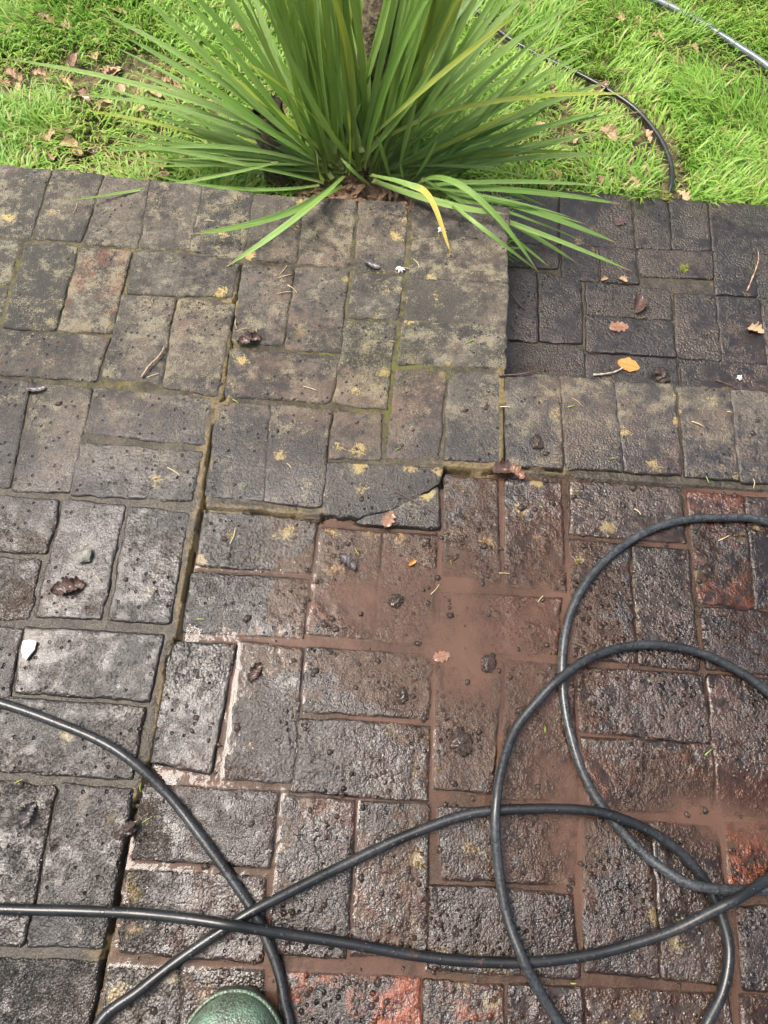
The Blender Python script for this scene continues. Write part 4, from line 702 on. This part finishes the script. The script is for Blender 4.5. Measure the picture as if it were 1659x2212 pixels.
# ---------------------------------------------------------------- hoses
HP = np.array(HOSE, float); HR = 0.0075
pts = []
for x, y, l in HP:
    x, y = x / 1000, y / 1000
    pts.append((x, y, (-0.0075 if sunk(np.array([x]), np.array([y]))[0] > 0 or x > 0.05 else 0.0015) + HR + l / 100 * (2 * HR + 0.001)))
hp = catmull(pts, 9)
hp = hp + np.c_[0.0016 * fbm(hp[:, 0] * 9, hp[:, 1] * 9, 501, 2), 0.0016 * fbm(hp[:, 0] * 9 + 5, hp[:, 1] * 9, 503, 2), np.zeros(len(hp))]
V, F = tube(hp, HR * (1 + .05 * fbm(np.arange(len(hp)) * .11, np.zeros(len(hp)), 505, 3)), 14)
worn = np.interp(np.arange(len(hp)) / 9, [0, 11, 13, 34, 40, 50, 58, 60, 76, 80, 84, 110], [.42, .35, .05, .05, .55, .45, .05, .75, .95, .9, 0, 0])
hose = mesh_obj('garden_hose', V, F, M['hose'], attrs=dict(worn=np.repeat(worn, 14))); tag(hose, 'thick black rubber hose looped over the wet bricks in the foreground', 'hose')
lz = lawn_h(lawn_hose_xy[:, 0], lawn_hose_xy[:, 1]) + 0.022
lz[-14:] -= np.linspace(0, .03, 14)
V, F = tube(np.c_[lawn_hose_xy, lz], 0.0066, 12)
tag(mesh_obj('hose', V, F, M['lawnhose']), 'thin black hose curving through the lawn to the brick step', 'hose')
pz = lawn_h(lawn_pipe_xy[:, 0], lawn_pipe_xy[:, 1]) + 0.026
V, F = tube(np.c_[lawn_pipe_xy, pz], 0.0092, 14)
tag(mesh_obj('pipe', V, F, M['pipe']), 'grey plastic pipe half buried in grass at the lawn corner', 'pipe')

# ---------------------------------------------------------------- fallen leaves
def leaf_mesh(name, outline, n=16, k=3, curl=0.25, twist=0.0, crumple=0.1, seed=1):
    r = np.random.default_rng(seed); V = []; F = []; T = []; S = []
    ph = r.uniform(0, 6.3, 4)
    for i in range(n + 1):
        t = i / n; w = outline(t)
        for j in range(-k, k + 1):
            s = j / k; y = s * w * (1 + 0.12 * math.sin(t * 19 + ph[0]) * (1 if s > 0 else -.6) + crumple * .35 * math.sin(t * 47 + ph[1] + (2 if s > 0 else 0)))
            z = curl * (s * w) ** 2 * 6 + curl * 0.35 * (t - .5) ** 2 + crumple * (0.10 * math.sin(7 * t + ph[1] + 2 * s) + 0.07 * math.sin(13 * t + ph[2] - 3 * s) * abs(s)) + twist * s * w * (t - .4) + crumple * 0.045 * math.sin(31 * t + 5 * s + ph[3]) + crumple * .03 * math.sin(17 * s + 23 * t)
            V.append((t - .5, y, z)); T.append(t); S.append(s)
    c = 2 * k + 1
    for i in range(n):
        for j in range(c - 1): F.append((i * c + j, (i + 1) * c + j, (i + 1) * c + j + 1, i * c + j + 1))
    me = bpy.data.meshes.new(name); V = np.array(V); V[:, 2] -= V[:, 2].min()
    me.from_pydata([tuple(v) for v in V], [], F); me.polygons.foreach_set('use_smooth', [True] * len(F))
    for nme, d in (('t', T), ('s', S)):
        a = me.attributes.new(nme, 'FLOAT', 'POINT'); a.data.foreach_set('value', np.array(d, np.float32))
    return me
oakw = lambda t: 0.03 + 0.30 * math.sin(math.pi * min(1, max(0, (t - .05) / .95)) ** .9) ** .7 * (0.84 + 0.20 * math.cos(t * 26)) if t > .08 else 0.014
ovalw = lambda t: 0.34 * math.sin(math.pi * min(1, t ** .95)) ** .75
beechw = lambda t: 0.26 * math.sin(math.pi * t ** .9) ** .9
LM = [leaf_mesh('oak_flat', oakw, 26, 3, .10, .1, .12, 1), leaf_mesh('oak_curl', oakw, 26, 3, .55, .3, .22, 2), leaf_mesh('beech_curl', beechw, 18, 3, .8, .4, .3, 3), leaf_mesh('oval', ovalw, 22, 4, .06, .05, .05, 4), leaf_mesh('crumpled', lambda t: 0.25 * math.sin(math.pi * min(1, t)) ** .6 * (0.92 + .10 * math.cos(t * 23)), 26, 5, .75, 1.0, .55, 5)]
_cache = {}
def fallen(mesh_i, mat, x, y, z, size, rot, label, group=None, tx=0.0, ty=0.0, name='fallen_leaf'):
    key = (mesh_i, mat)
    if key not in _cache:
        me = LM[mesh_i].copy(); me.materials.append(M[mat]); _cache[key] = me
    o = bpy.data.objects.new(name, _cache[key]); coll.objects.link(o)
    o.location = (x, y, z); o.rotation_euler = (tx, ty, rot); size *= .8; o.scale = (size, size, size)
    return tag(o, label, 'leaf', group)
PD = np.array(P_DEBRIS, float) / 1000; PS = np.array(P_STEP, float) / 1000
def on_patio(i): return PD[i][0], PD[i][1], ground_z(*PD[i]) + 0.0005
fallen(4, 'oakdark', *on_patio(0), .062, .4, 'crumpled wet brown leaf on the dry bricks below the plant')
fallen(1, 'oakgrey', *on_patio(1), .050, .2, 'grey curled leaf near the left edge of the patio')
fallen(1, 'oakgrey', *on_patio(2), .048, -.4, 'dark grey sodden leaf beside the white fluff on the upper bricks')
fallen(4, 'oakdark', *on_patio(5), .072, .35, 'curled dark brown leaf beside a grey pebble')
fallen(1, 'oakdark', *on_patio(8), .060, .2, 'brown dead leaf jammed in the cracked joint, left of its pair')
fallen(4, 'oakred', PD[8][0] + .024, PD[8][1] - .004, ground_z(*PD[8]), .050, -.7, 'reddish dead leaf jammed in the cracked joint, right of its pair')
fallen(0, 'oakred', *on_patio(9), .046, 1.2, 'pinkish brown leaf scrap lying at the end of the diagonal crack')
fallen(4, 'oakgrey', *on_patio(10), .050, -.7, 'black rotten leaf standing in the brown puddle')
fallen(2, 'orange', *on_patio(11), .022, .7, 'tiny orange leaf floating on the puddle')
fallen(0, 'oakred', *on_patio(12), .040, .3, 'tan oak leaf scrap in the middle of the puddle')
fallen(4, 'oakdark', *on_patio(14), .045, 1.1, 'narrow dark leaf on the wet brick in the lower middle')
fallen(4, 'oakgrey', *on_patio(15), .050, 1.3, 'dark glossy leaf on the lower left brick')
fallen(2, 'oakdark', *on_patio(20), .030, .1, 'small dark red leaf tucked beside the hose')
def on_step(i, dz=0.001): return PS[i][0], PS[i][1], STEP_Z + dz
fallen(3, 'orange', *on_step(0, .002), .066, -.25, 'oval bright orange leaf lying flat on the lower step')
fallen(0, 'oakred', *on_step(2, .002), .062, .1, 'small orange brown oak leaf on the lower step')
fallen(2, 'oakdark', *on_step(3), .075, 1.35, 'dark brown oak leaf on the lower step above the orange brown one')
fallen(1, 'oak', *on_step(6), .052, -.2, 'pale curled leaf at the right end of the lower step')
fallen(0, 'oakdark', *on_step(7), .050, .6, 'wet oak leaf on the far row of the lower step')
fallen(1, 'oak', *on_step(8), .024, .5, 'tiny tan leaf scrap on the step near the leaf tips')
fallen(1, 'oak', *on_step(9), .030, -.4, 'tiny pale leaf scrap beside the tan one on the step')
lawn_leaves = []
for i, (x, y) in enumerate(np.array(P_LAWN, float) / 1000):
    r = random.Random(i); mi = r.choice((0, 1, 1, 2, 4)); mt = r.choice(('oak', 'oak', 'oak', 'oak', 'oakred', 'oakdark')); side = 'left' if x < 0.1 else 'right'
    far = y - (0.79 if x < 0.57 else 1.02)
    zone = ('close to the patio edge' if far < 0.28 else 'in mid lawn' if far < 0.58 else 'far back') if side == 'left' else ('close to the step edge' if far < 0.22 else 'near the thin hose' if x < 0.95 else 'on the open lawn')
    look = ('flat lobed', 'curled lobed', None, None, None)[mi] or {2: 'narrow curled', 4: 'crumpled'}[mi]
    tone = {'oak': 'tan', 'oakred': 'reddish brown', 'oakdark': 'dark brown'}[mt]
    o = fallen(mi, mt, x, y, float(lawn_h(x, y)) + r.uniform(.008, .024), r.uniform(.045, .075), r.uniform(0, 6.3), 'x', 'dead leaves in the %s lawn' % side, r.uniform(-.4, .4), r.uniform(-.4, .4))
    lawn_leaves.append(((look, tone, zone, side), x, o))
ORD = ['leftmost', 'second from left', 'third from left', 'fourth from left', 'fifth from left', 'sixth from left', 'seventh from left', 'eighth from left', 'ninth from left', 'tenth from left']
for key in sorted({k for k, _, _ in lawn_leaves}):
    same = sorted([(x, o) for k, x, o in lawn_leaves if k == key], key=lambda q: q[0]); base = '%s %s leaf %s, %s of plant' % key
    for n_, (x, o) in enumerate(same): o['label'] = base if len(same) == 1 else base + ', ' + (('left one', 'right one')[n_] if len(same) == 2 else ORD[n_])

# ---------------------------------------------------------------- twigs, pebbles, flakes, lumps
def twig(pts, r, mat, label, name='twig'):
    P = catmull(pts, 5); V, F = tube(P, np.linspace(r, r * .6, len(P)) * np.array([1 + .25 * math.sin(i * 1.9) for i in range(len(P))]), 7)
    return tag(mesh_obj(name, V, F, M[mat]), label, 'twig')
def P2(x, y, dz): return (x, y, ground_z(x, y) + dz)
tx, ty = PD[16]
twig([P2(tx - .019, ty - .036, .004), P2(tx - .008, ty - .012, .007), P2(tx + .004, ty + .008, .006), P2(tx + .011, ty + .026, .006), P2(tx + .012, ty + .040, .005)], .0024, 'twig', 'thin bent tan twig on the dry bricks left of the long crack')
sx, sy = PS[4]
twig([(sx - .040, sy - .012, STEP_Z + .004), (sx - .018, sy - .010, STEP_Z + .006), (sx + .008, sy - .002, STEP_Z + .006), (sx + .032, sy + .014, STEP_Z + .004)], .0026, 'palewood', 'pale curved twig beside the orange leaf on the step')
sx, sy = PS[5]
twig([(sx - .035, sy - .062, STEP_Z + .004), (sx - .012, sy - .010, STEP_Z + .008), (sx + .004, sy + .030, STEP_Z + .008), (sx + .012, sy + .065, STEP_Z + .004)], .0022, 'twig', 'long straight brown twig at the right edge of the step')
sx, sy = PS[12]
twig([(sx - .03, sy + .012, STEP_Z + .004), (sx, sy, STEP_Z + .005), (sx + .03, sy - .016, STEP_Z + .004)], .0018, 'darktwig', 'short dark twig at the near edge of the step')
sx, sy = .60, .645
twig([(sx + .01, sy + .02, STEP_Z + .012), (sx + .025, sy + .0, STEP_Z + .008), (sx + .045, sy - .02, STEP_Z + .004)], .0024, 'darktwig', 'dark twig leaning in the corner of the step below the leaf tips')
sx, sy = .590, .338
twig([(sx - .035, sy - .004, ground_z(sx - .035, sy - .02) + .004), (sx, sy, .004), (sx + .022, sy + .004, .007), (sx + .045, sy + .012, .005)], .0024, 'darktwig', 'knobbly brown twig lying on the patio corner above the step')
sx, sy = .405, .045
twig([P2(sx - .045, sy + .022, .006), P2(sx, sy, .006), P2(sx + .045, sy - .024, .006)], .0012, 'darktwig', 'dark needle like stalk lying across the diagonal crack')
def lump(seed, sub=2, amp=.35, flat=.7):
    bm = bmesh.new(); bmesh.ops.create_icosphere(bm, subdivisions=sub, radius=1)
    for v in bm.verts:
        n = v.co.normalized(); f = 1 + amp * float(fbm(n.x * 2.6 + seed * 3.1, n.y * 2.6 + n.z * 3.1, seed, 4)); v.co = n * f; v.co.z *= flat
    me = bpy.data.meshes.new('lump'); bm.to_mesh(me); bm.free(); me.polygons.foreach_set('use_smooth', [True] * len(me.polygons)); return me
LU = [lump(s, 4 if s < 3 else 2, 1.15 if s < 3 else .75, .62) for s in range(6)]
def put_lump(name, mi, mat, x, y, z, s, label, cat, group=None, flat=False):
    me = LU[mi].copy(); me.materials.append(M[mat])
    if flat: me.polygons.foreach_set('use_smooth', [False] * len(me.polygons))
    o = bpy.data.objects.new(name, me); coll.objects.link(o); o.location = (x, y, z); o.scale = s if isinstance(s, tuple) else (s, s, s); o.rotation_euler = (0, 0, random.uniform(0, 6.3)); return tag(o, label, cat, group)
put_lump('pebble', 3, 'stone', *P2(*PD[6], .005), .0125, 'grey angular pebble on the left bricks', 'pebble', flat=True)
cx, cy, cz = on_patio(7)
ch = [(-.011, .012), (.0, .014), (.012, .012), (.012, -.002), (.007, -.012), (.003, -.02), (-.004, -.014), (-.010, -.004)]
V = [(cx + a * 1.05, cy + b, cz + .0045 + .003 * math.sin(a * 200)) for a, b in ch] + [(cx + a * 1.05, cy + b, cz + .001 + .003 * math.sin(a * 200)) for a, b in ch]
tag(mesh_obj('shell_flake', V, [tuple(range(7, -1, -1)), tuple(range(8, 16))] + [(i, (i + 1) % 8, 8 + (i + 1) % 8, 8 + i) for i in range(8)], M['chip'], smooth=False), 'cream coloured flake on the lower left bricks', 'flake')
def fluff(x, y, z, s, label):
    V = []; F = []
    for i in range(16):
        a = random.uniform(0, 6.3); l = s * .7 * random.uniform(.4, 1.1); P = [(x + random.gauss(0, s * .15), y + random.gauss(0, s * .15), z + .002), (x + l * .5 * math.cos(a), y + l * .5 * math.sin(a), z + random.uniform(.003, .008)), (x + l * math.cos(a + .3), y + l * math.sin(a + .3), z + .002)]
        v, f = tube(catmull(P, 3), [s * .10] * 7, 5); b0 = len(V); V += list(v); F += [tuple(q + b0 for q in ff) for ff in f]
    tag(mesh_obj('white_fluff', V, F, M['feather']), label, 'fluff')
fluff(PD[3][0], PD[3][1], ground_z(*PD[3]), .013, 'small white fluff beside the grey leaf on the upper bricks')
fluff(PD[4][0] + .004, PD[4][1], ground_z(*PD[4]), .014, 'white fluff beside the bent yellowing leaf blade')
fluff(PS[11][0], PS[11][1], STEP_Z + .001, .011, 'tiny white fluff on the right side of the lower step')
put_lump('moss_clump', 1, 'mudlump', PS[1][0], PS[1][1], STEP_Z + .004, .016, 'round dark moss clump on the step beside the orange leaf', 'moss')
put_lump('moss_clump', 2, 'moss', PS[13][0], PS[13][1], STEP_Z + .000, .011, 'small green moss tuft in the middle of the step', 'moss')
put_lump('moss_clump', 1, 'moss', PS[14][0] - .01, PS[14][1], STEP_Z + .000, .013, 'green moss tuft at the step edge beside the thin hose', 'moss')
big_l = [(17, .012, 'rough dark mud lump on the brick row above the wide joint'), (18, .017, 'largest crumbly mud lump right of centre between the hoses'), (19, .010, 'dark mud lump at the left edge of the puddle channel')]
for i, s, lb in big_l: put_lump('mud_lump', i % 3, 'mudlump', *P2(*PD[i], .003), (s, s * .8, s * .6), lb, 'mud')
put_lump('mud_lump', 1, 'mudlump', *P2(-.245, -.475, .003), (.013, .009, .007), 'dark mud lump in the joint at the left edge', 'mud')
put_lump('mud_lump', 2, 'mudlump', *P2(-.012, -.522, .003), (.014, .008, .008), 'dark mud lump under the hose at the long crack', 'mud')
put_lump('mud_lump', 0, 'mudlump', *P2(.535, -.235, .003), (.013, .010, .007), 'dark lump beside the tan leaf scrap in the puddle', 'mud')
put_lump('mud_lump', 2, 'mudlump', *P2(.70, -.065, .003), (.016, .012, .006), 'swirled mud lump beside the big hose loop', 'mud')
put_lump('mud_lump', 1, 'mudlump', *P2(.375, -.135, .003), (.010, .009, .007), 'dark lump left of centre in the puddle', 'mud')
# crumbs: too many and too small to pick apart
CV = []; CF = []; base = [(np.array([v.co[:] for v in m.vertices]), [tuple(p.vertices) for p in m.polygons]) for m in [lump(20 + s, 1, .7, .7) for s in range(4)]]
def crumbs(n, x0, x1, y0, y1, s0, s1, dens, seed):
    r = np.random.default_rng(seed); c = 0
    while c < n:
        x, y = r.uniform(x0, x1), r.uniform(y0, y1)
        if r.random() > dens(x, y): continue
        s = s0 + (s1 - s0) * r.random() ** 4; v, f = base[r.integers(4)]; a = r.uniform(0, 6.3); R2 = np.array([[math.cos(a), -math.sin(a), 0], [math.sin(a), math.cos(a), 0], [0, 0, 1]])
        i = int(round((x + 0.75) / RES)); j = int(round((y + 0.98) / RES)); z = max(float(GT[j, i]), ZW if sunk(np.array([x]), np.array([y]))[0] > 0 else -1)
        b0 = sum(len(q) for q in CV); CV.append((v * [s * r.uniform(.7, 1.6), s, s * .8]) @ R2.T + [x, y, z + s * .15]); CF.extend(tuple(q + b0 for q in ff) for ff in f); c += 1
def dens(x, y):
    k = float(vnoise(x * 9, y * 9, 201)); base_ = 0.9 if sunk(np.array([x]), np.array([y]))[0] > 0 else 0.16
    return base_ * (0.15 + 0.85 * k) * (0.4 if x < 0.22 else 1)
crumbs(1350, -0.42, 1.15, -0.80, 0.30, .0009, .0066, dens, 7)
tag(mesh_obj('mud_crumbs', np.vstack(CV), CF, M['mudlump']), 'scattered wet dark crumbs of mud on the bricks', 'mud', kind='stuff')
SV = []; SF = []
def strewn(n, seed, r0, r1, l0, l1, ybias):
    r = np.random.default_rng(seed)
    for i in range(n):
        x, y = r.uniform(-.5, 1.1), r.uniform(-.8, .75) if not ybias else r.uniform(-.2, .75)
        if x > .56 and y > .32: continue
        a = r.uniform(0, 6.3); l = r.uniform(l0, l1); z = ground_z(x, y) + .0012
        P = [(x - l * math.cos(a), y - l * math.sin(a), z), (x + .15 * l * math.sin(a), y, z + .002), (x + l * math.cos(a), y + l * math.sin(a), z)]
        v, f = tube(catmull(P, 3), r.uniform(r0, r1), 4); b0 = len(SV); SV.extend(v); SF.extend(tuple(q + b0 for q in ff) for ff in f)
strewn(36, 4, .0005, .0010, .004, .016, True)
tag(mesh_obj('straw_bits', SV, SF, M['straw']), 'tiny dry straw bits strewn over the bricks', 'straw', kind='stuff')
SV = []; SF = []; strewn(30, 9, .0006, .0011, .003, .010, False)
tag(mesh_obj('grass_clippings', SV, SF, M['clip']), 'tiny green clippings strewn over the bricks', 'clippings', kind='stuff')

# ---------------------------------------------------------------- boot
boot = empty('rubber_boot', (0.181, -0.714, 0)); tag(boot, 'round toe of a green rubber boot standing on the wet bricks', 'boot')
def foot_w(t): return 0.001 + 0.073 * min(1, max(0, 1 - (1 - t / .30) ** 2)) ** .5 if t < .30 else (0.074 - 0.016 * math.sin((t - .3) / .7 * math.pi * .9) if t < .9 else (0.074 - .0049) * max(0.02, 1 - ((t - .9) / .1) ** 2) ** .5)
BL = 0.31; ax = math.radians(4); bz = ground_z(.18, -.75) + .001
def bxy(t, off): yy = -t * BL; return off * math.cos(ax) - yy * math.sin(ax) * -1 * -1, yy * math.cos(ax) + off * math.sin(ax)
ts = [0.0, .004, .012, .028, .05, .08, .12, .17, .22, .28, .34, .42, .5, .58, .66, .74, .82, .89, .94, .975, .99]
V = []; K = 17
for t in ts:
    w = foot_w(t); hgt = np.interp(t, [0, .01, .05, .12, .22, .34, .5, .62, 1], [.004, .016, .034, .046, .054, .066, .092, .105, .105])
    for j in range(K):
        a = math.pi * j / (K - 1); c = math.cos(a); s = math.sin(a); xx = w * math.copysign(abs(c) ** .72, c); V.append((*bxy(t, xx), bz + .026 + hgt * s ** .8))
F = [(i * K + j, i * K + j + 1, (i + 1) * K + j + 1, (i + 1) * K + j) for i in range(len(ts) - 1) for j in range(K - 1)]
def boot_material():
    m = NT('green_rubber'); P = m.pos(); a = m.noise(22, 4, .6, P, .4); dirt = m.math('MULTIPLY', m.ramp(m.noise(30, 5, .7, P), .40, .56), m.ramp(m.noise(220, 3, .6, P), .3, .65))
    col = m.mix(a, (0.055, 0.105, 0.068), (0.130, 0.205, 0.150)); col = m.mix(m.math('MULTIPLY', dirt, .8), col, (0.040, 0.024, 0.017))
    n = m.bump(m.math('ADD', m.voro(330, P), m.math('MULTIPLY', m.noise(160, 3, .6, P), .8)), .0012)
    return m.set(color=col, rough=.34, normal=n, coat=.4, coatr=.2)
M['boot'] = boot_material(); M['sole'] = simple('dark_sole', (.018, .028, .02), (.05, .065, .05), 60, .5, .001, 200); M['stitch'] = simple('welt_stitch', (.10, .15, .10), (.22, .28, .19), 200, .6)
upper = mesh_obj('upper', V, F, M['boot'], boot)
out_l = [(t, 1) for t in ts] + [(t, -1) for t in ts[::-1]]
V = []
for z, e in ((0, -.003), (.004, .003), (.020, .004), (.026, .003)):
    for t, s in out_l: V.append((*bxy(t - (.012 if t < .02 else -.01 if t > .97 else 0), s * (foot_w(t) + e + .002)), bz + z))
n = len(out_l); F = [(i * n + (j + 1) % n, i * n + j, (i + 1) * n + j, (i + 1) * n + (j + 1) % n) for i in range(3) for j in range(n)] + [tuple(range(n)), tuple(3 * n + j for j in range(n - 1, -1, -1))]
mesh_obj('sole', V, F, M['sole'], boot)
V = []; F = []
wl_ = [bxy(t - .004, s * (foot_w(t) + .003)) for t, s in out_l if t < .9]
seg = catmull([(a, b, bz + .0285) for a, b in [bxy(t - .006, -(foot_w(t) + .0015)) for t in ts[::-1] if t < .85] + [bxy(t - .006, foot_w(t) + .0015) for t in ts if t < .85]], 4)
v, f = tube(seg, .0028, 8); mesh_obj('welt', v, f, M['boot'], boot)
arc = np.concatenate([[0], np.cumsum(np.linalg.norm(np.diff(seg, axis=0), axis=1))])
for q in np.arange(.004, arc[-1] - .004, .0062):
    p0 = np.array([np.interp(q, arc, seg[:, i]) for i in range(3)]); p1 = np.array([np.interp(q + .0040, arc, seg[:, i]) for i in range(3)])
    v, f = tube([p0 + [0, 0, .0022], (p0 + p1) / 2 + [0, 0, .0030], p1 + [0, 0, .0022]], .0009, 5); b0 = len(V); V += list(v); F += [tuple(x + b0 for x in ff) for ff in f]
mesh_obj('stitching', V, F, M['stitch'], boot)
V = []; K2 = 20
for i, (h, rx, ry, yo) in enumerate(((.09, .052, .075, -.215), (.13, .050, .068, -.222), (.18, .052, .066, -.225), (.25, .060, .070, -.228), (.32, .066, .074, -.23), (.335, .068, .076, -.23), (.335, .064, .072, -.23), (.25, .056, .066, -.228))):
    for j in range(K2): a = 2 * math.pi * j / K2; V.append((.015 + rx * math.cos(a), yo + ry * math.sin(a), bz + h))
F = [(i * K2 + j, i * K2 + (j + 1) % K2, (i + 1) * K2 + (j + 1) % K2, (i + 1) * K2 + j) for i in range(7) for j in range(K2)]
mesh_obj('shaft', V, F, M['boot'], boot)
